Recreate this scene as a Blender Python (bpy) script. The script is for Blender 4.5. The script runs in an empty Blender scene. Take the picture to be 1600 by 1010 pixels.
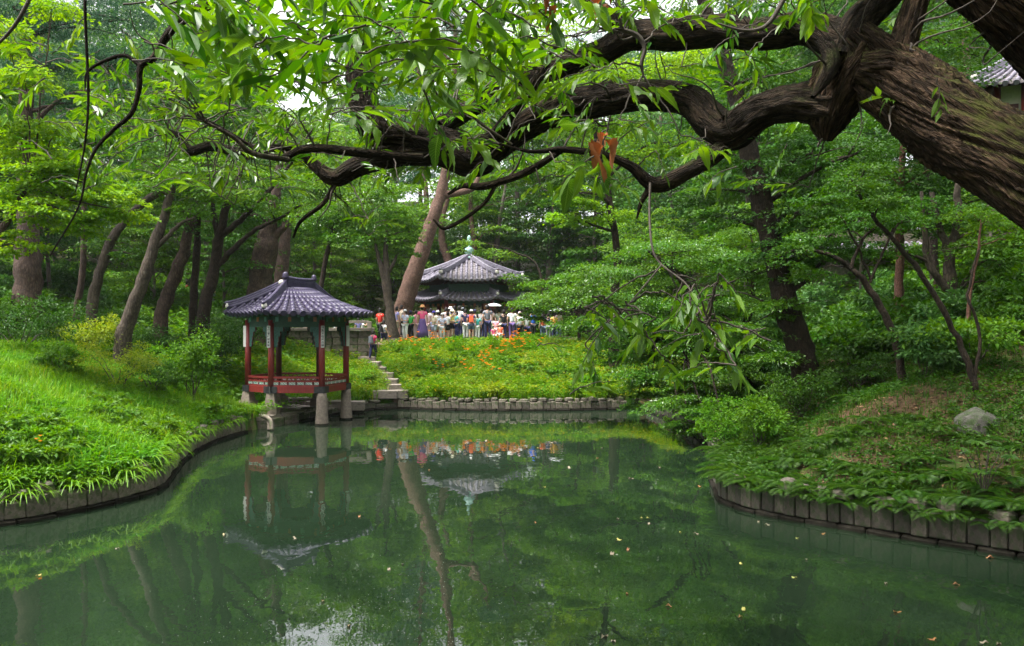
import bpy, bmesh, math, random
import numpy as np
from mathutils import Vector, Matrix, noise
SC = bpy.context.scene
COL = SC.collection
rng = np.random.default_rng(11)
random.seed(11)
R = math.radians
# ------------------------------------------------------------------ camera
FPX = 1244.44            # focal length in pixels of the 1600 px wide photograph (28 mm)
CZ = 3.3                 # eye height above the pond
HZ = 505.0
cd = bpy.data.cameras.new('camera'); cam = bpy.data.objects.new('camera', cd); COL.objects.link(cam)
cam.location = (0, 0, CZ); cam.rotation_euler = (R(90), 0, 0)
cd.sensor_width = 36; cd.lens = 28; cd.clip_start = 0.05; cd.clip_end = 2000
SC.camera = cam
# ------------------------------------------------------------------ sky, sun, exposure
SUN_DIR = Vector((-0.36, -0.15, 0.92)).normalized()    # towards the sun
wd = bpy.data.worlds.new('World'); SC.world = wd; wd.use_nodes = True
wn = wd.node_tree; wn.nodes.clear()
sky = wn.nodes.new('ShaderNodeTexSky'); sky.sky_type = 'NISHITA'; sky.sun_disc = False
sky.sun_elevation = math.asin(SUN_DIR.z); sky.sun_rotation = math.atan2(SUN_DIR.x, SUN_DIR.y)
sky.air_density = 1.0; sky.dust_density = 4.0; sky.ozone_density = 1.0
hs = wn.nodes.new('ShaderNodeHueSaturation'); hs.inputs['Saturation'].default_value = 0.14   # thin overcast whitens the sky
hs.inputs['Value'].default_value = 1.0
bg = wn.nodes.new('ShaderNodeBackground'); bg.inputs['Strength'].default_value = 0.105
wo = wn.nodes.new('ShaderNodeOutputWorld')
wn.links.new(sky.outputs['Color'], hs.inputs['Color']); wn.links.new(hs.outputs['Color'], bg.inputs['Color'])
wn.links.new(bg.outputs['Background'], wo.inputs['Surface'])
sd = bpy.data.lights.new('sun', 'SUN'); sd.energy = 1.5; sd.angle = R(10); sd.color = (1.0, 0.96, 0.88)
so = bpy.data.objects.new('sun', sd); COL.objects.link(so)
so.rotation_euler = (-SUN_DIR).to_track_quat('-Z', 'Y').to_euler(); so.location = SUN_DIR * 60
vs = SC.view_settings
vs.view_transform = 'Standard'; vs.look = 'None'; vs.gamma = 1; vs.use_curve_mapping = False
vs.exposure = 2.4
cy = SC.cycles
cy.max_bounces = 7; cy.diffuse_bounces = 4; cy.glossy_bounces = 3; cy.transmission_bounces = 5; cy.transparent_max_bounces = 4
cy.caustics_reflective = False; cy.caustics_refractive = False
cy.use_denoising = True
cy.sample_clamp_indirect = 6

# ------------------------------------------------------------------ helpers
def P(px, py, Y):
    return Vector(((px - 800) / FPX * Y, Y, CZ - (py - HZ) / FPX * Y))

def tag(o, label=None, cat=None, group=None, kind=None):
    if label: o['label'] = label
    if cat: o['category'] = cat
    if group: o['group'] = group
    if kind: o['kind'] = kind
    return o

def empty(name, loc=(0, 0, 0), rz=0.0):
    o = bpy.data.objects.new(name, None); COL.objects.link(o)
    o.location = loc; o.rotation_euler = (0, 0, rz); o.empty_display_size = .2
    return o

def link(name, me, parent=None, mats=None):
    o = bpy.data.objects.new(name, me); COL.objects.link(o)
    if parent is not None: o.parent = parent
    if mats is not None and len(me.materials) == 0:
        for m in (mats if isinstance(mats, (list, tuple)) else [mats]): me.materials.append(m)
    return o

def np_mesh(name, v, f, smooth=False, midx=None, uv=None):
    """v (n,3), f (m,k) arrays -> mesh data"""
    v = np.ascontiguousarray(v, dtype=np.float32); f = np.ascontiguousarray(f, dtype=np.int32)
    me = bpy.data.meshes.new(name); m, k = f.shape
    me.vertices.add(len(v)); me.vertices.foreach_set('co', v.ravel())
    me.loops.add(m * k); me.loops.foreach_set('vertex_index', f.ravel())
    me.polygons.add(m); me.polygons.foreach_set('loop_start', np.arange(0, m * k, k, dtype=np.int32))
    if midx is not None: me.polygons.foreach_set('material_index', np.ascontiguousarray(midx, dtype=np.int32))
    me.update(calc_edges=True)
    me.polygons.foreach_set('use_smooth', np.full(m, smooth, dtype=bool))
    if uv is not None:
        l = me.uv_layers.new(name='UVMap'); l.data.foreach_set('uv', np.ascontiguousarray(uv[f.ravel()], dtype=np.float32).ravel())
    return me

class MB:
    """collects small shapes into one mesh"""
    def __init__(s): s.v = []; s.f = []; s.m = []; s.mat = 0; s.smooth = False; s.sm = []
    def add(s, vs, fs):
        b = len(s.v); s.v += [tuple(p) for p in vs]
        for f in fs: s.f.append([b + i for i in f]); s.m.append(s.mat); s.sm.append(s.smooth)
    def box(s, c, size, rz=0.0, M=None, taper=1.0):
        hx, hy, hz = size[0] / 2, size[1] / 2, size[2] / 2
        vs = []
        for z, t in ((-hz, 1), (hz, taper)):
            for x, y in ((-hx, -hy), (hx, -hy), (hx, hy), (-hx, hy)): vs.append(Vector((x * t, y * t, z)))
        T = Matrix.Translation(c) @ (M if M is not None else Matrix.Rotation(rz, 4, 'Z'))
        s.add([T @ p for p in vs], [(3, 2, 1, 0), (4, 5, 6, 7), (0, 1, 5, 4), (1, 2, 6, 5), (2, 3, 7, 6), (3, 0, 4, 7)])
    def bar(s, a, b, w, h, up=Vector((0, 0, 1))):
        a = Vector(a); b = Vector(b); d = b - a; x = d.normalized(); y = up.cross(x)
        if y.length < 1e-4: y = Vector((1, 0, 0)).cross(x)
        y.normalize(); z = x.cross(y)
        M = Matrix((x, y, z)).transposed().to_4x4()
        s.box((a + b) / 2, (d.length, w, h), M=M)
    def tube(s, pts, rad, n=8, cap=True):
        v, f = tube_arrays([Vector(p) for p in pts], rad, n)
        b = len(s.v); s.v += [tuple(p) for p in v]
        for q in f: s.f.append([b + int(i) for i in q]); s.m.append(s.mat); s.sm.append(True)
        if cap:
            s.f.append([b + i for i in range(n)][::-1]); s.m.append(s.mat); s.sm.append(False)
            e = b + len(v) - n; s.f.append([e + i for i in range(n)]); s.m.append(s.mat); s.sm.append(False)
    def lathe(s, c, prof, n=12, sx=1, sy=1):
        c = Vector(c); b = len(s.v)
        for r, z in prof:
            for i in range(n):
                a = 2 * math.pi * i / n; s.v.append((c.x + r * sx * math.cos(a), c.y + r * sy * math.sin(a), c.z + z))
        for k in range(len(prof) - 1):
            for i in range(n):
                j = (i + 1) % n
                s.f.append([b + k * n + i, b + k * n + j, b + (k + 1) * n + j, b + (k + 1) * n + i]); s.m.append(s.mat); s.sm.append(True)
        s.f.append([b + i for i in range(n)][::-1]); s.m.append(s.mat); s.sm.append(False)
        e = b + (len(prof) - 1) * n; s.f.append([e + i for i in range(n)]); s.m.append(s.mat); s.sm.append(False)
    def mesh(s, name):
        me = bpy.data.meshes.new(name); me.from_pydata(s.v, [], s.f); me.update()
        me.polygons.foreach_set('use_smooth', s.sm)
        me.polygons.foreach_set('material_index', s.m); return me
    def build(s, name, mat, parent=None):
        return link(name, s.mesh(name), parent, mat)

def catmull(pts, per):
    """pts (n,k) -> smooth resample with per samples a span"""
    p = np.asarray(pts, float); n = len(p)
    if n < 3:
        t = np.linspace(0, 1, per * (n - 1) + 1)[:, None]; return p[0] * (1 - t) + p[-1] * t
    e = np.vstack([2 * p[0] - p[1], p, 2 * p[-1] - p[-2]]); out = []
    for i in range(n - 1):
        a, b, c, d = e[i], e[i + 1], e[i + 2], e[i + 3]
        for t in np.linspace(0, 1, per, endpoint=False):
            out.append(.5 * ((2 * b) + (-a + c) * t + (2 * a - 5 * b + 4 * c - d) * t * t + (-a + 3 * b - 3 * c + d) * t ** 3))
    out.append(p[-1]); return np.array(out)

def tube_arrays(pts, rad, n, cross=None):
    p = np.array([tuple(q) for q in pts], float); m = len(p)
    rad = np.asarray(rad, float) if np.ndim(rad) else np.full(m, rad, float)
    t = np.gradient(p, axis=0); t /= (np.linalg.norm(t, axis=1)[:, None] + 1e-9)
    u = np.cross(t[0], (0, 0, 1.0) if abs(t[0][2]) < .9 else (1.0, 0, 0)); u /= np.linalg.norm(u)
    U = np.zeros_like(p); 
    for i in range(m):
        u = u - t[i] * np.dot(u, t[i]); u /= np.linalg.norm(u) + 1e-9; U[i] = u
    W = np.cross(t, U); a = np.arange(n) * 2 * math.pi / n
    rr = rad[:, None] * (cross if cross is not None else np.ones((m, n)))
    v = p[:, None, :] + rr[..., None] * (np.cos(a)[None, :, None] * U[:, None, :] + np.sin(a)[None, :, None] * W[:, None, :])
    i = np.arange(m - 1)[:, None] * n; j = np.arange(n)[None, :]; k = (j + 1) % n
    f = np.stack([i + j, i + k, i + n + k, i + n + j], -1).reshape(-1, 4)
    return v.reshape(-1, 3), f

class Tubes:
    """many tubes, one quad mesh"""
    def __init__(s): s.v = []; s.f = []; s.n = 0
    def add(s, pts, rad, n=6, cross=None, uv=False):
        v, f = tube_arrays(pts, rad, n, cross)
        if uv:      # a seam column so that the bark can run along the limb
            m = len(v) // n; g = v.reshape(m, n, 3); v = np.concatenate([g, g[:, :1]], 1).reshape(-1, 3); i = np.arange(m - 1)[:, None] * (n + 1); j = np.arange(n)[None]
            f = np.stack([i + j, i + j + 1, i + n + 2 + j, i + n + 1 + j], -1).reshape(-1, 4); p = np.array([tuple(q) for q in pts]); sl = np.concatenate([[0], np.cumsum(np.linalg.norm(np.diff(p, axis=0), axis=1))]); ra = max(.03, float(np.mean(rad)))
            s.uv = np.stack([np.broadcast_to(np.arange(n + 1)[None] / n * round(2 * math.pi * ra * 10) / 10, (m, n + 1)), np.broadcast_to(sl[:, None], (m, n + 1))], -1).reshape(-1, 2) + rng.random(2) * 9
        s.v.append(v); s.f.append(f + s.n); s.n += len(v)
    def build(s, name, mat, parent=None, off=(0, 0, 0)):
        if not s.v: return None
        v = np.concatenate(s.v) - np.array(tuple(off))[None]
        return link(name, np_mesh(name, v, np.concatenate(s.f), True, uv=getattr(s, 'uv', None)), parent, mat)

# ---- materials
def nt(name):
    m = bpy.data.materials.new(name); m.use_nodes = True; t = m.node_tree; t.nodes.clear()
    o = t.nodes.new('ShaderNodeOutputMaterial'); return m, t, o
def N(t, typ, **kw):
    n = t.nodes.new(typ)
    for k, v in kw.items():
        if k in n.inputs: n.inputs[k].default_value = v
        else: setattr(n, k, v)
    return n
def c4(c): return (c[0], c[1], c[2], 1.0)

def surf(name, c1, c2=None, scale=6.0, rough=.75, bump=.2, bscale=None, detail=5, c3=None, p3=.6, s3=1.5, stretch=(1, 1, 1), objrand=0.0, metal=0.0, spec=.5, dist=.02):
    m, t, o = nt(name); L = t.links.new
    b = N(t, 'ShaderNodeBsdfPrincipled', Roughness=rough, Metallic=metal); b.inputs['Specular IOR Level'].default_value = spec
    tc = N(t, 'ShaderNodeTexCoord'); mp = N(t, 'ShaderNodeMapping', Scale=stretch); L(tc.outputs['Object'], mp.inputs['Vector'])
    nz = N(t, 'ShaderNodeTexNoise', Scale=scale, Detail=detail, Roughness=.62); L(mp.outputs[0], nz.inputs['Vector'])
    rp = N(t, 'ShaderNodeValToRGB'); rp.color_ramp.elements[0].position = .3; rp.color_ramp.elements[1].position = .7
    rp.color_ramp.elements[0].color = c4(c1); rp.color_ramp.elements[1].color = c4(c2 or c1); L(nz.outputs['Fac'], rp.inputs['Fac'])
    last = rp.outputs['Color']
    if c3 is not None:
        n3 = N(t, 'ShaderNodeTexNoise', Scale=s3, Detail=6.0, Roughness=.65); L(tc.outputs['Object'], n3.inputs['Vector'])
        r3 = N(t, 'ShaderNodeValToRGB'); r3.color_ramp.elements[0].position = p3 - .06; r3.color_ramp.elements[1].position = p3 + .08; L(n3.outputs['Fac'], r3.inputs['Fac'])
        mx = N(t, 'ShaderNodeMixRGB'); L(r3.outputs['Color'], mx.inputs['Fac']); L(last, mx.inputs['Color1']); mx.inputs['Color2'].default_value = c4(c3); last = mx.outputs['Color']
    if objrand:
        oi = N(t, 'ShaderNodeObjectInfo'); mr = N(t, 'ShaderNodeMapRange'); mr.inputs['To Min'].default_value = 1 - objrand; mr.inputs['To Max'].default_value = 1 + objrand; L(oi.outputs['Random'], mr.inputs['Value'])
        hv = N(t, 'ShaderNodeHueSaturation'); L(last, hv.inputs['Color']); L(mr.outputs[0], hv.inputs['Value']); last = hv.outputs['Color']
    L(last, b.inputs['Base Color'])
    if bump:
        nb = N(t, 'ShaderNodeTexNoise', Scale=bscale or scale * 4, Detail=6.0, Roughness=.7); L(mp.outputs[0], nb.inputs['Vector'])
        bp = N(t, 'ShaderNodeBump', Strength=bump, Distance=dist); L(nb.outputs['Fac'], bp.inputs['Height']); L(bp.outputs[0], b.inputs['Normal'])
    L(b.outputs[0], o.inputs['Surface']); return m

def leafmat(name, c1, c2, c3=None, trans=.38, rough=.46, spec=.22):
    """every leaf its own shade (random per mesh island); light passes through"""
    m, t, o = nt(name); L = t.links.new
    g = N(t, 'ShaderNodeNewGeometry'); rp = N(t, 'ShaderNodeValToRGB'); e = rp.color_ramp.elements
    e[0].color = c4(c1); e[1].color = c4(c2); e[0].position = .05; e[1].position = .9
    if c3: x = e.new(.97); x.color = c4(c3)
    L(g.outputs['Random Per Island'], rp.inputs['Fac'])
    tc = N(t, 'ShaderNodeTexCoord'); nz = N(t, 'ShaderNodeTexNoise', Scale=.55, Detail=2.0); L(tc.outputs['Object'], nz.inputs['Vector'])
    mr = N(t, 'ShaderNodeMapRange'); mr.inputs['From Min'].default_value = .3; mr.inputs['From Max'].default_value = .7; mr.inputs['To Min'].default_value = .485; mr.inputs['To Max'].default_value = .512; L(nz.outputs['Fac'], mr.inputs['Value'])
    hv = N(t, 'ShaderNodeHueSaturation', Saturation=1.0); L(mr.outputs[0], hv.inputs['Hue']); L(rp.outputs['Color'], hv.inputs['Color'])
    b = N(t, 'ShaderNodeBsdfPrincipled', Roughness=rough); b.inputs['Specular IOR Level'].default_value = spec
    L(hv.outputs[0], b.inputs['Base Color'])
    tr = N(t, 'ShaderNodeBsdfTranslucent')
    h2 = N(t, 'ShaderNodeHueSaturation', Hue=.487, Saturation=1.1, Value=1.5); L(hv.outputs[0], h2.inputs['Color']); L(h2.outputs[0], tr.inputs['Color'])
    mx = N(t, 'ShaderNodeMixShader', Fac=trans); L(b.outputs[0], mx.inputs[1]); L(tr.outputs[0], mx.inputs[2]); L(mx.outputs[0], o.inputs['Surface'])
    return m

def barkmat(name, c1, c2, moss=None, mossp=.62, scale=1.0, bump=.9):
    m, t, o = nt(name); L = t.links.new
    tc = N(t, 'ShaderNodeTexCoord')
    n1 = N(t, 'ShaderNodeTexNoise', Scale=3.0 * scale, Detail=8.0, Roughness=.7); L(tc.outputs['Object'], n1.inputs['Vector'])
    v = N(t, 'ShaderNodeTexVoronoi', Scale=14 * scale); v.feature = 'DISTANCE_TO_EDGE'
    mp = N(t, 'ShaderNodeMapping', Scale=(1, 1, .3)); L(tc.outputs['Object'], mp.inputs['Vector'])
    mxv = N(t, 'ShaderNodeMixRGB', Fac=.12); L(mp.outputs[0], mxv.inputs['Color1']); L(n1.outputs['Color'], mxv.inputs['Color2']); L(mxv.outputs[0], v.inputs['Vector'])
    rp = N(t, 'ShaderNodeValToRGB'); rp.color_ramp.elements[0].color = c4(c1); rp.color_ramp.elements[1].color = c4(c2); rp.color_ramp.elements[0].position = .32; rp.color_ramp.elements[1].position = .68; L(n1.outputs['Fac'], rp.inputs['Fac'])
    mm = N(t, 'ShaderNodeMixRGB', Fac=.75); mm.blend_type = 'MULTIPLY'; r2 = N(t, 'ShaderNodeValToRGB'); r2.color_ramp.elements[0].color = (.3, .3, .3, 1); r2.color_ramp.elements[1].position = .25; L(v.outputs['Distance'], r2.inputs['Fac'])
    L(rp.outputs[0], mm.inputs['Color1']); L(r2.outputs[0], mm.inputs['Color2']); last = mm.outputs[0]
    if moss:
        n3 = N(t, 'ShaderNodeTexNoise', Scale=1.6, Detail=7.0, Roughness=.7); L(tc.outputs['Object'], n3.inputs['Vector'])
        g = N(t, 'ShaderNodeNewGeometry'); sp = N(t, 'ShaderNodeSeparateXYZ'); L(g.outputs['Normal'], sp.inputs[0])
        ad = N(t, 'ShaderNodeMath', operation='MULTIPLY_ADD'); L(sp.outputs['Z'], ad.inputs[0]); ad.inputs[1].default_value = .16; L(n3.outputs['Fac'], ad.inputs[2])
        r3 = N(t, 'ShaderNodeValToRGB'); r3.color_ramp.elements[0].position = mossp - .05; r3.color_ramp.elements[1].position = mossp + .1; L(ad.outputs[0], r3.inputs['Fac'])
        mx = N(t, 'ShaderNodeMixRGB'); L(r3.outputs[0], mx.inputs['Fac']); L(last, mx.inputs['Color1']); mx.inputs['Color2'].default_value = c4(moss); last = mx.outputs[0]
    b = N(t, 'ShaderNodeBsdfPrincipled', Roughness=.85); b.inputs['Specular IOR Level'].default_value = .25; L(last, b.inputs['Base Color'])
    ma = N(t, 'ShaderNodeMath', operation='ADD'); L(n1.outputs['Fac'], ma.inputs[0]); L(v.outputs['Distance'], ma.inputs[1])
    bp = N(t, 'ShaderNodeBump', Strength=bump, Distance=.04); L(ma.outputs[0], bp.inputs['Height']); L(bp.outputs[0], b.inputs['Normal'])
    L(b.outputs[0], o.inputs['Surface']); return m

M = {}
M['lf_lime'] = leafmat('maple leaf lime', (.10, .235, .006), (.19, .345, .012), trans=.45)
M['lf_mid'] = leafmat('leaf mid green', (0.0427, 0.1357, 0.0070), (0.0915, 0.2124, 0.0110), trans=.4)
M['lf_deep'] = leafmat('leaf deep green', (0.0244, 0.0885, 0.0070), (0.0549, 0.1475, 0.0110), trans=.35)
M['lf_gloss'] = leafmat('hornbeam leaf', (.034, .125, .009), (.085, .20, .014), trans=.40, rough=.32, spec=.42)
M['lf_pine'] = leafmat('pine needles', (.025, .085, .04), (.05, .13, .06), trans=.15)
M['lf_far'] = leafmat('far leaf', (.055, .145, .016), (.12, .235, .022), trans=.42)
M['lf_fardark'] = leafmat('far dark leaf', (.032, .10, .022), (.065, .155, .028), trans=.36)
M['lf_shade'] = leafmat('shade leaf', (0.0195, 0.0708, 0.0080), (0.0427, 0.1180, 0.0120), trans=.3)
M['grass'] = leafmat('grass blade', (0.0671, 0.2006, 0.0060), (0.1464, 0.3304, 0.0100), (0.2440, 0.3068, 0.0250), trans=.4, rough=.5)
M['weed'] = leafmat('weed leaf', (0.0427, 0.1534, 0.0060), (0.1037, 0.2714, 0.0090), trans=.4)
M['strap'] = leafmat('strap leaf', (0.0610, 0.1770, 0.0060), (0.1464, 0.3068, 0.0125), (0.2684, 0.3068, 0.0200), trans=.35, rough=.35)
M['fern'] = leafmat('fern frond', (.020, .070, .006), (.050, .125, .010), trans=.4)
M['shrub_y'] = leafmat('yellowish shrub leaf', (0.1220, 0.2006, 0.0100), (0.2684, 0.3422, 0.0250), trans=.4)
M['flower'] = leafmat('daylily petal', (.50, .16, .015), (.62, .27, .03), trans=.4)
M['bark_dark'] = barkmat('chestnut bark', (.022, .014, .009), (.125, .078, .048), (.07, .085, .018), .66, 1.0, 1.0)
def ridged_bark(name, dark, brown, pale, moss, mossp, sc=1.0):
    """irregular fissures that run along the limb (UV in metres round and along it)"""
    m, t, o = nt(name); L = t.links.new; tc = N(t, 'ShaderNodeTexCoord')
    def crack(su, sv, w, dist):
        mp = N(t, 'ShaderNodeMapping', Scale=(su * sc, sv * sc, 1)); L(tc.outputs['UV'], mp.inputs['Vector'])
        n = N(t, 'ShaderNodeTexNoise', Scale=1.0, Detail=4.0, Roughness=.55, Distortion=dist); L(mp.outputs[0], n.inputs['Vector'])
        a = N(t, 'ShaderNodeMath', operation='SUBTRACT'); L(n.outputs['Fac'], a.inputs[0]); a.inputs[1].default_value = .5
        b = N(t, 'ShaderNodeMath', operation='ABSOLUTE'); L(a.outputs[0], b.inputs[0]); r = N(t, 'ShaderNodeMapRange'); r.inputs['From Max'].default_value = w; L(b.outputs[0], r.inputs['Value']); return r.outputs[0], n.outputs['Fac']
    c1, f1 = crack(15, 1.9, .085, .9); c2, f2 = crack(38, 6.5, .10, .6)
    mp2 = N(t, 'ShaderNodeMapping', Scale=(110 * sc, 22 * sc, 1)); L(tc.outputs['UV'], mp2.inputs['Vector'])
    n2 = N(t, 'ShaderNodeTexNoise', Scale=1.0, Detail=7.0, Roughness=.7); L(mp2.outputs[0], n2.inputs['Vector'])
    n1 = N(t, 'ShaderNodeTexNoise', Scale=3.5, Detail=7.0, Roughness=.7); L(tc.outputs['Object'], n1.inputs['Vector'])
    rp = N(t, 'ShaderNodeValToRGB'); e = rp.color_ramp.elements; e[0].position = .32; e[1].position = .70; e[0].color = c4(brown); e[1].color = c4(pale); L(n2.outputs['Fac'], rp.inputs['Fac'])
    tone = N(t, 'ShaderNodeMapRange'); tone.inputs['From Min'].default_value = .32; tone.inputs['From Max'].default_value = .68; tone.inputs['To Min'].default_value = .45; tone.inputs['To Max'].default_value = 1.35; L(n1.outputs['Fac'], tone.inputs['Value'])
    hv = N(t, 'ShaderNodeHueSaturation'); L(rp.outputs[0], hv.inputs['Color']); L(tone.outputs[0], hv.inputs['Value'])
    k2 = N(t, 'ShaderNodeMath', operation='MULTIPLY_ADD'); L(c2, k2.inputs[0]); k2.inputs[1].default_value = .55; k2.inputs[2].default_value = .45
    kk = N(t, 'ShaderNodeMath', operation='MULTIPLY'); L(c1, kk.inputs[0]); L(k2.outputs[0], kk.inputs[1])
    mx = N(t, 'ShaderNodeMixRGB'); L(kk.outputs[0], mx.inputs['Fac']); mx.inputs['Color1'].default_value = c4(dark); L(hv.outputs[0], mx.inputs['Color2'])
    n3 = N(t, 'ShaderNodeTexNoise', Scale=2.0, Detail=8.0, Roughness=.75); L(tc.outputs['Object'], n3.inputs['Vector'])
    g = N(t, 'ShaderNodeNewGeometry'); sp = N(t, 'ShaderNodeSeparateXYZ'); L(g.outputs['Normal'], sp.inputs[0])
    ad = N(t, 'ShaderNodeMath', operation='MULTIPLY_ADD'); L(sp.outputs['Z'], ad.inputs[0]); ad.inputs[1].default_value = .16; L(n3.outputs['Fac'], ad.inputs[2])
    r3 = N(t, 'ShaderNodeValToRGB'); r3.color_ramp.elements[0].position = mossp - .05; r3.color_ramp.elements[1].position = mossp + .12; L(ad.outputs[0], r3.inputs['Fac'])
    mm = N(t, 'ShaderNodeMixRGB'); L(r3.outputs[0], mm.inputs['Fac']); L(mx.outputs[0], mm.inputs['Color1']); mm.inputs['Color2'].default_value = c4(moss)
    b = N(t, 'ShaderNodeBsdfPrincipled', Roughness=.9); b.inputs['Specular IOR Level'].default_value = .15; L(mm.outputs[0], b.inputs['Base Color'])
    h = N(t, 'ShaderNodeMath', operation='MULTIPLY_ADD'); L(n2.outputs['Fac'], h.inputs[0]); h.inputs[1].default_value = .35; L(kk.outputs[0], h.inputs[2])
    bp = N(t, 'ShaderNodeBump', Strength=1.0, Distance=.03); L(h.outputs[0], bp.inputs['Height']); L(bp.outputs[0], b.inputs['Normal']); L(b.outputs[0], o.inputs['Surface']); return m
M['bark_big'] = ridged_bark('old chestnut bark', (.014, .009, .006), (.062, .038, .024), (.165, .105, .068), (.085, .095, .018), .62)
M['bark_bough'] = ridged_bark('chestnut bough bark', (.008, .006, .004), (.032, .022, .015), (.088, .060, .040), (.05, .065, .014), .66, 1.25)
M['bark_limb'] = barkmat('limb bark', (.014, .010, .0075), (.066, .044, .030), (.045, .06, .014), .69, 1.6, .9)
M['bark_twig'] = surf('twig bark', (.03, .022, .018), (.09, .07, .055), 20, .8, .3)
M['bark_grey'] = barkmat('grey bark', (.05, .039, .029), (.125, .095, .073), (.06, .09, .03), .70, 1.2, .6)
M['bark_brown'] = barkmat('brown bark', (.05, .033, .026), (.13, .085, .066), None, .7, 1.2, .8)
M['bark_pine'] = barkmat('pine bark', (.11, .062, .046), (.24, .145, .11), None, .7, 1.6, .8)
M['bark_red'] = barkmat('red bark', (.12, .055, .04), (.22, .11, .08), None, .7, 2, .5)
M['bark_far'] = surf('far bark', (.06, .045, .04), (.13, .10, .08), 4, .85, .2)

# ------------------------------------------------------------------ terrain
SHORE = np.array([(-16, 10.6), (-12, 11.6), (-10, 12.3), (-8.33, 12.95), (-7.7, 13.7), (-7.15, 14.8), (-6.98, 15.8), (-7.3, 17.1), (-7.95, 19.5), (-8.2, 21.9), (-8.0, 24.0),
    (-7.75, 24.75), (-7.1, 26.6), (-6.5, 28.2), (-5.9, 29.3), (-5.13, 30.3), (-4.4, 30.55), (-2.4, 30.0), (0, 29.8), (2.4, 30.0), (4.4, 30.4), (5.06, 30.0), (5.25, 28.3), (5.37, 25.7), (5.3, 22.2),
    (4.9, 19.5), (4.35, 17.5), (4.0, 15.6), (3.86, 14.8), (3.95, 14.3), (4.25, 13.75), (5.17, 12.87), (6.25, 11.97), (7.2, 11.2), (9, 9.6), (12, 8), (15, 6), (8, 4.6), (0, 4.2), (-8, 4.6), (-16, 6)], float)
def sdist(x, y):
    """distance to the pond's edge, negative in the water"""
    x = np.asarray(x, float); y = np.asarray(y, float); d = np.full(x.shape, 1e9); ins = np.zeros(x.shape, bool)
    n = len(SHORE)
    for i in range(n):
        ax, ay = SHORE[i]; bx, by = SHORE[(i + 1) % n]; ex, ey = bx - ax, by - ay
        t = np.clip(((x - ax) * ex + (y - ay) * ey) / (ex * ex + ey * ey), 0, 1)
        d = np.minimum(d, np.hypot(x - ax - t * ex, y - ay - t * ey))
        c = ((ay > y) != (by > y)) & (x < (bx - ax) * (y - ay) / ((by - ay) if by != ay else 1e-9) + ax); ins ^= c
    return np.where(ins, -d, d)
def sst(a, b, x):
    t = np.clip((x - a) / (b - a), 0, 1); return t * t * (3 - 2 * t)
PAV = (-7.35, 27.0)
def height(x, y):
    x = np.asarray(x, float); y = np.asarray(y, float)
    d0 = sdist(x, y); d = np.maximum(d0, 0)
    kf = 6.0 * sst(28, 36, y); wl = sst(-3.2, -8.5, x + kf); wr = sst(3.6, 7.0, x)
    pl = .50 + .36 * np.minimum(d, 4.6) + .14 * np.clip(d - 4.6, 0, 40)
    dr = np.where(y > 20, np.minimum(d, np.clip(x - 4.2, 0, 99) * 1.0 + .5), d)
    pr = .50 + .36 * np.minimum(dr, 10) + .66 * np.clip(dr - 10, 0, 12) + .2 * np.clip(dr - 22, 0, 40)
    pf = .46 + .172 * np.clip(y - 30.7, 0, 11.3)
    z = pl * wl + pr * wr + pf * (1 - wl - wr)
    pn = .5 + .38 * np.minimum(d, 3.2); wnr = sst(9.5, 5.5, y); z = z * (1 - wnr) + pn * wnr
    pd = np.hypot(x - PAV[0], y - PAV[1]); z = np.where(y > 22, np.minimum(z, .30 + .42 * np.clip(pd - 2.0, 0, 30)), z)
    z = z - .75 * np.exp(-((x + 7.6) / 1.5) ** 2 - ((y - 37.6) / 1.3) ** 2)
    z = z + .24 * np.clip(y - 62, 0, 60)
    lump = .10 * np.sin(x * 1.3 + .6 * np.sin(y * .9)) * np.sin(y * 1.1 + .7 * np.sin(x * .8)) + .05 * np.sin(x * 3.1 + y * 1.7) * np.sin(y * 2.7 - x)
    z = z + lump * sst(.3, 2.5, d) * np.where(np.hypot(x, y) < 3, 0, 1)
    return np.where(d0 > .17, z, -.9)
def H(x, y): return float(height(np.array([x]), np.array([y]))[0])
def hit(px, py, y0=8.0, y1=80.0):
    """where the sight line through a photo pixel meets the ground"""
    Y = np.linspace(y0, y1, 1500); X = (px - 800) / FPX * Y; Z = CZ - (py - HZ) / FPX * Y
    b = np.nonzero(Z <= height(X, Y))[0]
    i = b[0] if len(b) else len(Y) - 1
    return Vector((X[i], Y[i], float(height(X[i:i+1], Y[i:i+1])[0])))

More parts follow.
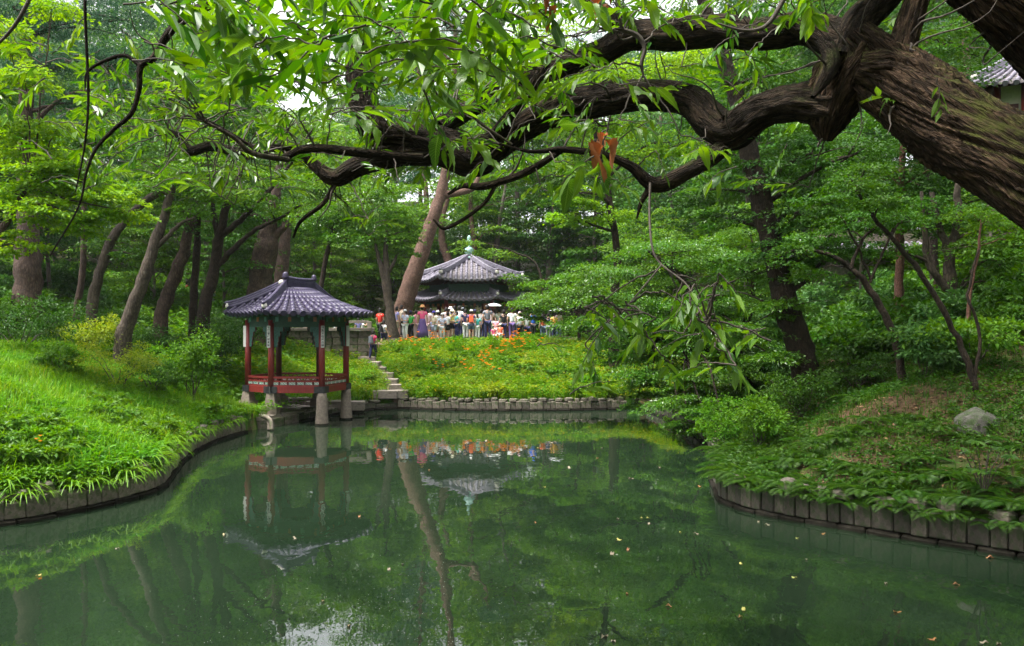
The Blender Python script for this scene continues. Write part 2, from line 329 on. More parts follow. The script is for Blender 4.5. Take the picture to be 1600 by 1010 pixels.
def axis(parts):
    a = []
    for lo, hi, st in parts: a += list(np.arange(lo, hi, st))
    return np.array(a)
gx = axis([(-120, -40, 6), (-40, -16, 1.2), (-16, 14, .2), (14, 34, .8), (34, 121, 6)])
gy = axis([(-30, 3, 1.5), (3, 45, .2), (45, 70, 1.0), (70, 200, 6)])
GX, GY = np.meshgrid(gx, gy); GZ = height(GX, GY)
gv = np.stack([GX, GY, GZ], -1).reshape(-1, 3); nx = len(gx)
ii = (np.arange(len(gy) - 1)[:, None] * nx + np.arange(nx - 1)[None]).ravel()
gf = np.stack([ii, ii + 1, ii + nx + 1, ii + nx], -1)
def groundmat():
    m, t, o = nt('ground'); L = t.links.new
    tc = N(t, 'ShaderNodeTexCoord'); sp = N(t, 'ShaderNodeSeparateXYZ'); L(tc.outputs['Object'], sp.inputs[0])
    n1 = N(t, 'ShaderNodeTexNoise', Scale=.9, Detail=8.0, Roughness=.7); L(tc.outputs['Object'], n1.inputs['Vector'])
    n2 = N(t, 'ShaderNodeTexNoise', Scale=9.0, Detail=6.0, Roughness=.75); L(tc.outputs['Object'], n2.inputs['Vector'])
    soil = N(t, 'ShaderNodeValToRGB'); e = soil.color_ramp.elements; e[0].color = (.035, .02, .012, 1); e[1].color = (.17, .10, .062, 1); e[0].position = .3; e[1].position = .72; L(n2.outputs['Fac'], soil.inputs['Fac'])
    gr = N(t, 'ShaderNodeValToRGB'); e = gr.color_ramp.elements; e[0].color = (.018, .055, .008, 1); e[1].color = (.06, .15, .016, 1); L(n2.outputs['Fac'], gr.inputs['Fac'])
    mr = N(t, 'ShaderNodeMapRange'); mr.inputs['From Min'].default_value = 3.0; mr.inputs['From Max'].default_value = 7.0; mr.inputs['To Min'].default_value = .10; mr.inputs['To Max'].default_value = -.02; L(sp.outputs['X'], mr.inputs['Value'])
    ad = N(t, 'ShaderNodeMath', operation='ADD'); L(n1.outputs['Fac'], ad.inputs[0]); L(mr.outputs[0], ad.inputs[1])
    rp = N(t, 'ShaderNodeValToRGB'); rp.color_ramp.elements[0].position = .46; rp.color_ramp.elements[1].position = .58; L(ad.outputs[0], rp.inputs['Fac'])
    mx = N(t, 'ShaderNodeMixRGB'); L(rp.outputs[0], mx.inputs['Fac']); L(soil.outputs[0], mx.inputs['Color1']); L(gr.outputs[0], mx.inputs['Color2'])
    ff = N(t, 'ShaderNodeValToRGB'); e = ff.color_ramp.elements; e[0].color = (.016, .022, .007, 1); e[1].color = (.05, .045, .02, 1); L(n2.outputs['Fac'], ff.inputs['Fac'])
    ds = N(t, 'ShaderNodeVectorMath', operation='DISTANCE'); ds.inputs[1].default_value = (-1.0, 30.0, 2.0); L(tc.outputs['Object'], ds.inputs[0])
    dm = N(t, 'ShaderNodeMapRange'); dm.inputs['From Min'].default_value = 15; dm.inputs['From Max'].default_value = 21; L(ds.outputs['Value'], dm.inputs['Value'])
    mf = N(t, 'ShaderNodeMixRGB'); L(dm.outputs[0], mf.inputs['Fac']); L(mx.outputs[0], mf.inputs['Color1']); L(ff.outputs[0], mf.inputs['Color2']); mx = mf
    b = N(t, 'ShaderNodeBsdfPrincipled', Roughness=.95); b.inputs['Specular IOR Level'].default_value = .1; L(mx.outputs[0], b.inputs['Base Color'])
    bp = N(t, 'ShaderNodeBump', Strength=.8, Distance=.06); L(n2.outputs['Fac'], bp.inputs['Height']); L(bp.outputs[0], b.inputs['Normal'])
    L(b.outputs[0], o.inputs['Surface']); return m
M['ground'] = groundmat()
g = link('ground', np_mesh('ground', gv, gf, True), None, M['ground']); tag(g, kind='structure')

# ------------------------------------------------------------------ water
def watermat():
    m, t, o = nt('pond water'); L = t.links.new
    tc = N(t, 'ShaderNodeTexCoord')
    mp = N(t, 'ShaderNodeMapping', Scale=(1.0, .55, 1)); L(tc.outputs['Object'], mp.inputs['Vector'])
    n1 = N(t, 'ShaderNodeTexNoise', Scale=1.1, Detail=3.0, Roughness=.5); L(mp.outputs[0], n1.inputs['Vector'])
    n2 = N(t, 'ShaderNodeTexNoise', Scale=7.0, Detail=2.0, Roughness=.5); L(mp.outputs[0], n2.inputs['Vector'])
    ad = N(t, 'ShaderNodeMath', operation='MULTIPLY_ADD'); L(n2.outputs['Fac'], ad.inputs[0]); ad.inputs[1].default_value = .10; L(n1.outputs['Fac'], ad.inputs[2])
    bp = N(t, 'ShaderNodeBump', Strength=.11, Distance=.055); L(ad.outputs[0], bp.inputs['Height'])
    n3 = N(t, 'ShaderNodeTexNoise', Scale=.35, Detail=5.0, Roughness=.6); L(tc.outputs['Object'], n3.inputs['Vector'])
    rp = N(t, 'ShaderNodeValToRGB'); rp.color_ramp.elements[0].position = .35; rp.color_ramp.elements[1].position = .7
    rp.color_ramp.elements[0].color = (.0088, .0182, .0090, 1); rp.color_ramp.elements[1].color = (.0130, .0242, .0126, 1); L(n3.outputs['Fac'], rp.inputs['Fac'])
    b = N(t, 'ShaderNodeBsdfPrincipled', Roughness=.015, IOR=1.72); b.inputs['Specular IOR Level'].default_value = .7
    L(rp.outputs[0], b.inputs['Base Color']); L(bp.outputs[0], b.inputs['Normal']); L(b.outputs[0], o.inputs['Surface']); return m
M['water'] = watermat()
wx = np.linspace(-18, 17, 8); wy = np.linspace(3, 32, 8); WX, WY = np.meshgrid(wx, wy)
ii = (np.arange(7)[:, None] * 8 + np.arange(7)[None]).ravel()
w = link('pond_water', np_mesh('pond_water', np.stack([WX, WY, WX * 0], -1).reshape(-1, 3), np.stack([ii, ii + 1, ii + 9, ii + 8], -1), True), None, M['water']); tag(w, kind='structure')
# ------------------------------------------------------------------ stone, timber, tile materials
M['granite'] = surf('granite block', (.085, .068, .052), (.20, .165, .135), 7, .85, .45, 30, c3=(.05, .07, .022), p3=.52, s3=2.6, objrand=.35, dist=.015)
M['granite_shaded'] = surf('shade-darkened granite', (.038, .031, .024), (.095, .078, .062), 7, .85, .45, 30, c3=(.03, .045, .014), p3=.50, s3=2.6, objrand=.4, dist=.015)  # darker copy of the granite block, with the bank's shade in its colour
M['footing'] = surf('wet footing stone', (.010, .009, .007), (.028, .025, .02), 8, .95, .4, 30, objrand=.3, spec=.05)
M['capstone'] = surf('cap stone', (.09, .073, .056), (.20, .165, .135), 5, .9, .6, 24, c3=(.05, .08, .022), p3=.52, s3=3.0, objrand=.35, dist=.03)
M['post_stone'] = surf('dressed granite', (.17, .13, .105), (.29, .235, .195), 14, .8, .3, 60, c3=(.14, .115, .09), p3=.58, s3=2.2, dist=.008)
M['slab'] = surf('stone slab', (.17, .14, .115), (.32, .27, .23), 6, .85, .4, 30, c3=(.10, .09, .06), p3=.6, s3=2.0, objrand=.15, dist=.015)
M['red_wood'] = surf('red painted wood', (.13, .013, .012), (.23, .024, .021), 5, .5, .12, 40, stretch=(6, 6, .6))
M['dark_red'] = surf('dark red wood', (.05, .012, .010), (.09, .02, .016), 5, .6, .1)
M['iron'] = surf('black iron band', (.012, .012, .014), (.03, .03, .034), 9, .6, .1)
M['green_paint'] = surf('green dancheong paint', (.008, .042, .028), (.02, .085, .052), 9, .6, .1)
M['teal_paint'] = surf('teal dancheong paint', (.05, .22, .19), (.16, .36, .31), 26, .6, .05)
M['bracket_paint'] = surf('dark teal bracket paint', (.012, .06, .052), (.05, .15, .125), 22, .6, .05)
M['orange_paint'] = surf('orange dancheong paint', (.30, .09, .03), (.42, .17, .07), 20, .6, .05)
M['white_paint'] = surf('white paint', (.70, .68, .66), (.80, .78, .76), 6, .6, .05)
M['ink'] = surf('ink', (.03, .03, .05), None, 5, .7, 0)
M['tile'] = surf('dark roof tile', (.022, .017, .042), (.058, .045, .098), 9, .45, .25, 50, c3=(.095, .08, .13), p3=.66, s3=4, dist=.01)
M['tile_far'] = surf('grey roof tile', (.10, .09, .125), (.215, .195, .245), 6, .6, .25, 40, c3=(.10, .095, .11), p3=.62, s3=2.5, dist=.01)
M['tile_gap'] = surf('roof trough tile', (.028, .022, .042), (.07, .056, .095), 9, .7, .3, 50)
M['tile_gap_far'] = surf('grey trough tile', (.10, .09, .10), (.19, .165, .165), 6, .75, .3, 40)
M['plaster'] = surf('lime plaster', (.55, .52, .46), (.70, .66, .60), 14, .85, .3)
M['patina'] = surf('green patina', (.17, .34, .30), (.33, .50, .45), 12, .5, .2)

def adopt(o, root):
    """make a part built in world coordinates a child of its thing"""
    o.parent = root; o.location = -root.location; return o

# ------------------------------------------------------------------ blocks for the retaining walls
def block_mesh(name, seed, bev, rough):
    r = random.Random(seed); bm = bmesh.new(); bmesh.ops.create_cube(bm, size=1.0)
    for v in bm.verts: v.co += Vector([r.uniform(-rough, rough) for _ in range(3)])
    bmesh.ops.bevel(bm, geom=bm.edges[:], offset=bev, segments=1, affect='EDGES')
    for v in bm.verts: v.co += Vector([r.uniform(-rough, rough) * .35 for _ in range(3)])
    me = bpy.data.meshes.new(name); bm.to_mesh(me); bm.free(); return me
BLK = {k: [block_mesh('stone_block', i, .055, .03) for i in range(6)] for k in ('granite', 'granite_shaded')}
FOOT = [block_mesh('footing_stone', 20 + i, .05, .03) for i in range(4)]
CAPS = [block_mesh('cap_stone', 40 + i, .22, .07) for i in range(8)]
for k in BLK:
    for m in BLK[k]: m.materials.append(M[k])
for m in FOOT: m.materials.append(M['footing'])
for m in CAPS: m.materials.append(M['capstone'])

def path_walk(pts, step, jit=0.0, r=random):
    """centre, tangent, length of pieces laid along a polyline"""
    p = catmull(np.array(pts), 8); seg = np.hypot(*np.diff(p, axis=0).T); s = np.concatenate([[0], np.cumsum(seg)]); L = s[-1]; a = 0.0; out = []
    while a < L - step * .4:
        l = step * (1 + r.uniform(-jit, jit)); b = min(a + l, L)
        q = [np.array([np.interp(x, s, p[:, 0]), np.interp(x, s, p[:, 1])]) for x in (a, b)]
        d = q[1] - q[0]; n = np.hypot(*d)
        if n > .05: out.append(((q[0] + q[1]) / 2, d / n, n))
        a = b
    return out
def shore_wall(name, label, pts, step, top, mat='granite', cap=.75, capz=.16, seed=1, foot=True):
    """water lies to the right of the walking direction's left-hand normal (nrm points to the land)"""
    r = random.Random(seed)
    mid = pts[len(pts) // 2]; root = empty(name, (mid[0], mid[1], 0)); tag(root, label, 'retaining wall')
    def put(meshes, nm, c, t, n, z0, z1, thick, out):
        nrm = np.array([-t[1], t[0]])
        if sdist(np.array([c[0] + nrm[0] * .3]), np.array([c[1] + nrm[1] * .3]))[0] < 0: nrm = -nrm
        q = c + nrm * (thick / 2 - out)
        o = bpy.data.objects.new(nm, r.choice(meshes)); COL.objects.link(o); o.parent = root
        o.location = Vector((q[0], q[1], (z0 + z1) / 2)) - root.location
        o.rotation_euler = (r.uniform(-.03, .03), r.uniform(-.022, .022), math.atan2(t[1], t[0]) + r.uniform(-.03, .03)); o.scale = (n * .965, thick, z1 - z0)
    for c, t, n in path_walk(pts, step, .28, r): put(BLK[mat], 'stone_block', c, t, n, .075, top + r.uniform(-.06, .035), .30, r.uniform(-.022, .02))
    if foot:
        for c, t, n in path_walk(pts, step * 1.9, .1, r): put(FOOT, 'footing_stone', c, t, n, -.35, .07 + r.uniform(-.01, .012), .36, .055)
    for c, t, n in path_walk(pts, step * 1.45, .3, r):
        if r.random() < cap: put(CAPS, 'cap_stone', c, t, n * r.uniform(.85, 1.0), top - .01, top + capz * r.uniform(.6, 1.25), .34, r.uniform(-.06, .0))
    return root
S = [tuple(p) for p in SHORE]
shore_wall('stone_wall', 'curved granite retaining wall under the sunlit grass bank', S[0:11], .29, .40, 'granite', .6, .16, 3)
shore_wall('stone_wall', 'straight granite retaining wall along the far end of the pond', S[16:21], .25, .34, 'granite', .92, .14, 5)
shore_wall('stone_wall', 'short mossy wall between the fan pavilion and the stone stairs', S[12:17], .30, .26, 'granite_shaded', .6, .14, 11)
shore_wall('stone_wall', 'shaded granite retaining wall with ferns hanging over it', S[27:36], .25, .44, 'granite_shaded', .35, .17, 7)
shore_wall('stone_wall', 'low dark retaining wall under the overhanging tree', S[21:28], .33, .30, 'granite_shaded', .3, .12, 9)

# ------------------------------------------------------------------ roofs
def prof(u, sag): return u - sag * 4 * u * (1 - u) * (1 - .35 * u)   # height fraction, hollow like a hanging chain
class Face:
    """roof face over an eave line e0-e1 rising to a0-a1 (a0 == a1 for a triangle)"""
    def __init__(s, e0, e1, a0, a1, sag=.13, lift=.12, arc=None):
        s.e0, s.e1, s.a0, s.a1 = map(Vector, (e0, e1, a0, a1)); s.sag = sag; s.lift = lift; s.arc = arc
    def eave(s, t):
        p = s.arc(t) if s.arc else s.e0.lerp(s.e1, t)
        p = p.copy(); p.z += s.lift * abs(2 * t - 1) ** 3; return p
    def pt(s, t, u, dz=0.0):
        """t along the face, u up the face"""
        e = s.eave(t); a = s.a0.lerp(s.a1, t); q = e.lerp(a, u); q.z = e.z + (a.z - e.z) * prof(u, s.sag) + dz; return q
    def row(s, t, n, square):
        """points of one tile row, ridge end first"""
        if not square: return [s.pt(t, u) for u in np.linspace(.985, -.02, n)]
        e0, e1 = s.eave(0), s.eave(1); d = (s.e1 - s.e0); L2 = d.length_squared
        ap = (s.a0 - s.e0).dot(d) / L2           # foot of the apex along the eave
        um = t / ap if t < ap else (1 - t) / (1 - ap)
        out = []
        for u in np.linspace(max(um - .02, .03), -.02, n):
            w0, w1 = u * ap, 1 - u * (1 - ap); tt = (t - w0) / max(w1 - w0, 1e-3); out.append(s.pt(min(max(tt, 0), 1), u))
        return out
def roof(root, faces, hips, tmat, gmat, rad, spacing, soff, nstep=7, hipr=.10, endmat=None, part='roof'):
    """covering, one part per tile row, hip ridges with plastered ends, boarded underside"""
    g = MB(); g.smooth = False
    for fc, sq in faces:
        L = sum((fc.eave(i / 12) - fc.eave((i + 1) / 12)).length for i in range(12)); nt_ = max(8, int(L / .18)); nu = 14
        vs = []; fs = []
        for j in range(nu):
            for k, u in enumerate((j / nu, (j + 1) / nu)):
                for i in range(nt_ + 1): vs.append(fc.pt(i / nt_, u, .0 if k == 1 else .028))
            b = j * 2 * (nt_ + 1)
            for i in range(nt_): fs.append((b + i, b + i + 1, b + nt_ + 2 + i, b + nt_ + 1 + i))
            if j:
                p = b - (nt_ + 1)
                for i in range(nt_): fs.append((p + i, p + i + 1, b + i + 1, b + i))
        g.add(vs, fs)
        vs = []; fs = []
        for i in range(nt_ + 1): vs += [fc.pt(i / nt_, 0.0, .028), fc.pt(i / nt_, .0, -.07), fc.pt(i / nt_, .55, -.20)]
        for i in range(nt_): fs += [(3 * i, 3 * i + 1, 3 * i + 4, 3 * i + 3), (3 * i + 1, 3 * i + 2, 3 * i + 5, 3 * i + 4)]
        g.add(vs[:], fs)
    rf = adopt(g.build(part, gmat), root)
    for fc, sq in faces:
        L = sum((fc.eave(i / 12) - fc.eave((i + 1) / 12)).length for i in range(12)); n = max(3, int(round(L / spacing)))
        for k in range(n):
            t = (k + .5) / n; pts = fc.row(t, nstep + 1, sq)
            if (pts[0] - pts[-1]).length < .15: continue
            mb = MB()
            for a, b in zip(pts, pts[1:]):        # each tile laps over the next one down
                d = (b - a); up = Vector((0, 0, rad * .25)); q = 1.0 if sq else .72 + .28 * (b - pts[0]).length / (pts[-1] - pts[0]).length
                mb.tube([a + up, b + up], [rad * .97 * q, rad * 1.03 * q], 8, cap=True)
            e = pts[-1]; d = (pts[-1] - pts[-2]).normalized()
            mb.tube([e + Vector((0, 0, -rad * .15)) - d * .01, e + d * .035 + Vector((0, 0, -rad * .25))], rad * 1.28, 12, cap=True)   # round end tile
            o = link('tile_row', mb.mesh('tile_row'), rf, tmat)
        ra = N_RAFT(L)
        for k in range(ra):
            t = (k + .5) / ra; mb = MB(); mb.bar(fc.pt(t, .02, -.13), fc.pt(t, .5, -.26), .07, .08); o = link('rafter', mb.mesh('rafter'), rf, soff)
    for pts, endcap in hips:
        mb = MB(); pts = [Vector(p) for p in pts]
        for dz, rr in ((.04, hipr * 1.15), (.12, hipr * .95), (.20, hipr * .8)):
            mb.tube([p + Vector((0, 0, dz)) for p in pts], rr * .9, 8, cap=True)
        hp = adopt(mb.build('hip_ridge', tmat), root)
        if endcap:
            d = (pts[-1] - pts[-2]).normalized(); mb = MB(); e = pts[-1]
            mb.lathe(e + Vector((0, 0, .02)), [(.02, 0), (hipr * 1.0, .02), (hipr * 1.1, hipr), (hipr * .8, hipr * 1.9), (.02, hipr * 2.2)], 10)
            link('end_plaster', mb.mesh('end_plaster'), hp, M['plaster'])
            mb = MB(); mb.tube([e + Vector((0, 0, .2)) - d * .2, e + d * .06 + Vector((0, 0, hipr * 2.5)), e + d * .16 + Vector((0, 0, hipr * 3.0))], [hipr * .7, hipr * .8, hipr * .3], 8); link('end_tile', mb.mesh('end_tile'), hp, tmat)
    return rf
def N_RAFT(L): return max(4, int(L / .32))

# ------------------------------------------------------------------ fan-shaped pavilion over the water
def fan_pavilion():
    CC = Vector((-6.98, 26.89, 0)); ze = 3.62
    PA = {'A': (-7.8, 25.8), 'B': (-6.16, 25.8), 'C': (-8.78, 26.5), 'D': (-5.70, 27.35), 'E': (-8.2, 28.0), 'F': (-6.78, 28.0)}
    root = empty('pavilion', (-7.3, 27.0, 0)); tag(root, 'fan-shaped red pavilion on stone posts over the pond with dark tiled roof', 'pavilion')
    a0, a1 = R(-111.9), R(65)
    L1 = CC + 2.16 * Vector((math.cos(a0), math.sin(a0), 0)); R1 = CC + 2.16 * Vector((math.cos(a1), math.sin(a1), 0))
    L0 = Vector((-9.75, 27.0, 0)); R0 = Vector((-8.95, 28.84, 0))
    for v in (L1, R1, L0, R0): v.z = ze
    RL, RR = Vector((-7.45, 26.35, 4.52)), Vector((-6.88, 27.5, 4.50))
    def arc(t):
        a = a0 + (a1 - a0) * t; return CC + Vector((2.16 * math.cos(a), 2.16 * math.sin(a), ze))
    F1 = Face(L1, R1, RL, RR, .09, .06, arc); F2 = Face(L0, L1, RL, RL, .11, .10); F3 = Face(R0, L0, RR, RL, .11, .10); F4 = Face(R1, R0, RR, RR, .11, .10)
    def hip(fc, t): return [fc.pt(t, u, .03) for u in np.linspace(.98, .06, 9)]
    roof(root, [(F1, False), (F2, True), (F3, False), (F4, True)], [(hip(F1, 0), True), (hip(F2, 0), True), (hip(F1, 1), True), (hip(F3, 0), True)],
         M['tile'], M['tile_gap'], .078, .285, M['green_paint'], 7, .085)
    # main ridge: courses of flat tiles, round tile on top, ornaments at the ends
    mid = RL.lerp(RR, .5) + Vector((.06, -.02, -.03)); ridge = [Vector(p) for p in catmull([tuple(RL + (RL - RR) * .05), tuple(mid), tuple(RR + (RR - RL) * .05)], 5)]
    mb = MB()
    for k in range(5):
        for a, b in zip(ridge, ridge[1:]): mb.bar(a + Vector((0, 0, .02 + k * .05)), b + Vector((0, 0, .02 + k * .05)), .24 - .025 * k + (.02 if k % 2 else 0), .042)
    mb.tube([p + Vector((0, 0, .28)) for p in ridge], .06, 8)
    rg = adopt(mb.build('ridge', M['tile']), root)
    for p, s in ((ridge[0], 1), (ridge[-1], .9)):
        mb = MB(); mb.lathe(p + Vector((0, 0, .26)), [(.10 * s, 0), (.12 * s, .04), (.09 * s, .09), (.10 * s, .13), (.06 * s, .19), (.03, .21)], 8); link('ridge_ornament', mb.mesh('ridge_ornament'), rg, M['tile'])
    mb = MB(); mb.lathe(ridge[0] + Vector((-.10, -.14, .03)), [(.03, 0), (.08, .03), (.09, .09), (.06, .15), (.02, .17)], 10); link('end_plaster', mb.mesh('end_plaster'), rg, M['plaster'])
    base = {'A': .35, 'C': .42, 'E': .42, 'F': .35, 'B': -.7, 'D': -.7}
    for k, (x, y) in PA.items():
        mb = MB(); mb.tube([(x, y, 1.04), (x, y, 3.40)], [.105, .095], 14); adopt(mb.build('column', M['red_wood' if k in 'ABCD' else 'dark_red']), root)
        water = k in 'BD'
        mb = MB()
        if water: mb.lathe((x, y, 0), [(.22, -.7), (.215, .02), (.165, .90), (.15, 1.03)], 16)
        else: mb.box((x, y, (base[k] + .30 + 1.03) / 2), (.34, .34, 1.03 - base[k] - .30), R(-18 if k != 'A' else 0), taper=.72)
        ps = adopt(mb.build('stone_post', M['post_stone']), root)
        if not water:
            mb = MB(); mb.box((x, y, base[k] + .15), (.46, .46, .30), R(0 if k == 'A' else -18)); link('post_footing', mb.mesh('post_footing'), ps, M['post_stone'])
        else:
            mb = MB(); mb.lathe((x, y, 0), [(.226, -.1), (.226, .055)], 16); link('wet_band', mb.mesh('wet_band'), ps, M['footing'])
    ring = ['C', 'A', 'B', 'D', 'F', 'E']; cen = Vector((-7.2, 27.0, 0))
    for i in range(6):
        a = Vector((*PA[ring[i]], 0)); b = Vector((*PA[ring[(i + 1) % 6]], 0)); d = (b - a).normalized(); L = (b - a).length
        nrm = Vector((d.y, -d.x, 0)); nrm = nrm if nrm.dot((a + b) / 2 - cen) > 0 else -nrm
        o3 = nrm * .06; up = Vector((0, 0, 1))
        mb = MB(); mb.bar(a + o3 + up * 1.14, b + o3 + up * 1.14, .12, .20); fb = adopt(mb.build('floor_beam', M['red_wood']), root)
        for e, s in ((a, 1), (b, -1)):
            mb = MB(); mb.bar(e + o3 * 1.1 + d * s * -.12 + up * 1.14, e + o3 * 1.1 + d * s * .22 + up * 1.14, .135, .212); link('iron_band', mb.mesh('iron_band'), fb, M['iron'])
        mb = MB()
        for z, w in ((1.265, .05), (1.405, .05), (1.53, .065)): mb.bar(a + o3 * .5 + up * z, b + o3 * .5 + up * z, .055, w)
        nb = max(4, int(L / .14))
        for k in range(nb):
            q = a + d * (L * (k + .5) / nb) + o3 * .5; s = .05 if k % 2 else -.05; mb.bar(q + up * 1.42 - d * s, q + up * 1.51 + d * s, .025, .025)
        rl = adopt(mb.build('railing', M['red_wood']), root)
        npn = max(4, int(L / .26))
        for k in range(npn):
            q = a + d * (L * (k + .5) / npn) + o3 * .5 + up * 1.335; w = L / npn * .72
            mb = MB(); mb.bar(q - d * w / 2, q + d * w / 2, .03, .085); pn = link('rail_panel', mb.mesh('rail_panel'), rl, M['white_paint'])
            mb.mat = 1
            for s in (-1, 1):
                c = q + nrm * .018 + d * (s * w * .22)
                mb.tube([c + d * (.045 * math.cos(x)) + up * (.026 * math.sin(x)) for x in np.linspace(0, 5.2, 9)], .010, 5)
            mb.bar(q + nrm * .016 - d * w * .48 - up * .036, q + nrm * .016 + d * w * .48 - up * .036, .006, .014)
            pn.data = mb.mesh('rail_panel'); pn.data.materials.append(M['white_paint']); pn.data.materials.append(M['teal_paint'])
        # painted lintels and carved brackets under the eave
        mb = MB(); mb.bar(a + up * 3.42, b + up * 3.42, .13, .24); lt = adopt(mb.build('lintel', M['green_paint']), root)
        mb = MB(); mb.bar(a + up * 3.56 + nrm * .0, b + up * 3.56, .17, .05); link('plate', mb.mesh('plate'), lt, M['dark_red'])
        for k in range(int(L / .34)):
            q = a + d * ((k + .5) * L / int(L / .34)) + nrm * .07 + up * 3.42; mb = MB(); mb.box(q, (.10, .02, .15), math.atan2(d.y, d.x)); link('painted_boss', mb.mesh('painted_boss'), lt, M['orange_paint' if k % 2 else 'teal_paint'])
        mb = MB(); mb.bar(a + d * .1 + up * 3.235, b - d * .1 + up * 3.235, .05, .13); br = adopt(mb.build('hanging_board', M['green_paint']), root)
        for e, s in ((a, 1), (b, -1)):
            mb = MB(); zs = [3.17, 3.02, 2.86, 2.68, 2.52]; ws = [.30, .20, .145, .12, .13]
            for j in range(4):
                z0, z1 = zs[j], zs[j + 1]; w = ws[j]
                mb.mat = 0; mb.bar(e + d * s * .09 + up * (z0 + z1) / 2, e + d * s * (.09 + w) + up * (z0 + z1) / 2, .04, z0 - z1)
                mb.mat = 1; mb.tube([e + d * s * (.09 + w) + up * (z0 - .005), e + d * s * (.105 + w) + up * (z0 + z1) / 2, e + d * s * (.09 + w) + up * (z1 + .005)], .022, 6)
            bk = adopt(link('bracket', mb.mesh('bracket'), None), root); bk.data.materials.append(M['bracket_paint']); bk.data.materials.append(M['dark_red'])
    # floor boards
    mb = MB(); pts = [Vector((*PA[k], 0)) for k in ring]; mb.add([p + Vector((0, 0, 1.2)) for p in pts] + [p + Vector((0, 0, 1.08)) for p in pts], [tuple(range(6)), tuple(range(11, 5, -1))])
    adopt(mb.build('floor_boards', M['dark_red']), root)
    # white boards with a column of brush characters
    for k, off, txt in (('A', Vector((-.05, -.115, 0)), '珠簾繡柱圍黃鵠'), ('B', Vector((.055, -.115, 0)), '錦纜牙檣起白鷗'), ('C', Vector((-.09, -.06, 0)), None), ('D', Vector((.08, -.08, 0)), None)):
        x, y = PA[k]; c = Vector((x, y, 2.86)) + off; az = math.atan2(off.x, -off.y) * .35
        mb = MB(); mb.box(c, (.105, .025, .70), az); pq = adopt(mb.build('hanging_plaque', M['white_paint']), root)
        if txt:
            for i, ch in enumerate(txt):
                cu = bpy.data.curves.new('brush_character', 'FONT'); cu.body = ch; cu.size = .085; cu.align_x = 'CENTER'; cu.align_y = 'CENTER'; cu.extrude = .001; cu.offset = .0012
                to = bpy.data.objects.new('text', cu); COL.objects.link(to); me = bpy.data.meshes.new_from_object(to.evaluated_get(bpy.context.evaluated_depsgraph_get())); bpy.data.objects.remove(to); me.materials.clear(); me.materials.append(M['ink']); o = link('brush_character', me, pq)
                o.location = c + Vector((math.sin(az) * .016, -math.cos(az) * .016, .29 - i * .096)); o.rotation_euler = (R(90), 0, az)
    return root
fan_pavilion()

# stone platform at the foot of the fan pavilion
def slab(root, c, size, rz, mat='slab', name='stone_slab', seed=0):
    o = bpy.data.objects.new(name, SLABS[mat][seed % 5]); COL.objects.link(o); o.parent = root; o.location = Vector(c) - root.location; o.rotation_euler = (0, 0, rz); o.scale = size; return o
SLABS = {k: [block_mesh('stone_slab', 60 + i, .045, .02) for i in range(5)] for k in ('slab', 'granite')}
for k in SLABS:
    for m in SLABS[k]: m.materials.append(M[k])
pf = empty('stone_platform', (-7.9, 26.4, 0)); tag(pf, 'stepped stone platform carrying the rear posts of the fan pavilion', 'platform')
dv = Vector((.63, 1.75, 0)).normalized(); nv = Vector((-dv.y, dv.x, 0)); rz = math.atan2(dv.y, dv.x)
for i, (s, l) in enumerate(((.05, 1.15), (1.25, 1.2), (2.5, 1.1), (3.65, 1.2))):
    c = Vector((-7.8, 24.75, 0)) + dv * (s + l / 2) + nv * .3
    slab(pf, c + Vector((0, 0, .02)), (l * .98, .62, .50), rz, 'granite', 'footing_block', i); slab(pf, c + nv * .06 + Vector((0, 0, .30)), (l * .985, .55, .11), rz, 'slab', 'edge_slab', i + 1)
for i, (x, y, sx, sy, z) in enumerate(((-8.35, 25.6, .9, .7, .33), (-8.5, 26.45, .9, .95, .36), (-7.9, 26.9, .9, .9, .32), (-8.6, 27.4, 1.0, .9, .36), (-7.7, 27.75, .95, .9, .33), (-7.2, 28.5, 1.0, .9, .33), (-8.2, 28.3, 1.1, .9, .36))):
    slab(pf, (x, y, z - .14), (sx, sy, .32), rz + .1 * (i % 3 - 1), 'slab', 'paving_slab', i)
for i, (px, py, wpx) in enumerate(((455, 622, 70), (510, 627, 60), (555, 628, 30), (400, 622, 30))):
    p = P(px, py, 28.9); slab(pf, (p.x, p.y, p.z - .14), (wpx * 28.9 / FPX, .5, .32), .12, 'slab', 'step_slab', i)
for k in range(2):      # curved gutter stone at the corner
    mb = MB(); pts = [P(409 + 3 * k, 650, 24.75 - .12 * k), P(416 + 4 * k, 654, 24.65 - .12 * k), P(420 + 4 * k, 661, 24.58 - .12 * k), P(420.5 + 4 * k, 673, 24.5 - .12 * k)]
    mb.tube([tuple(q) for q in catmull([tuple(p) for p in pts], 5)], .062, 10); adopt(mb.build('gutter_stone', M['granite']), pf)

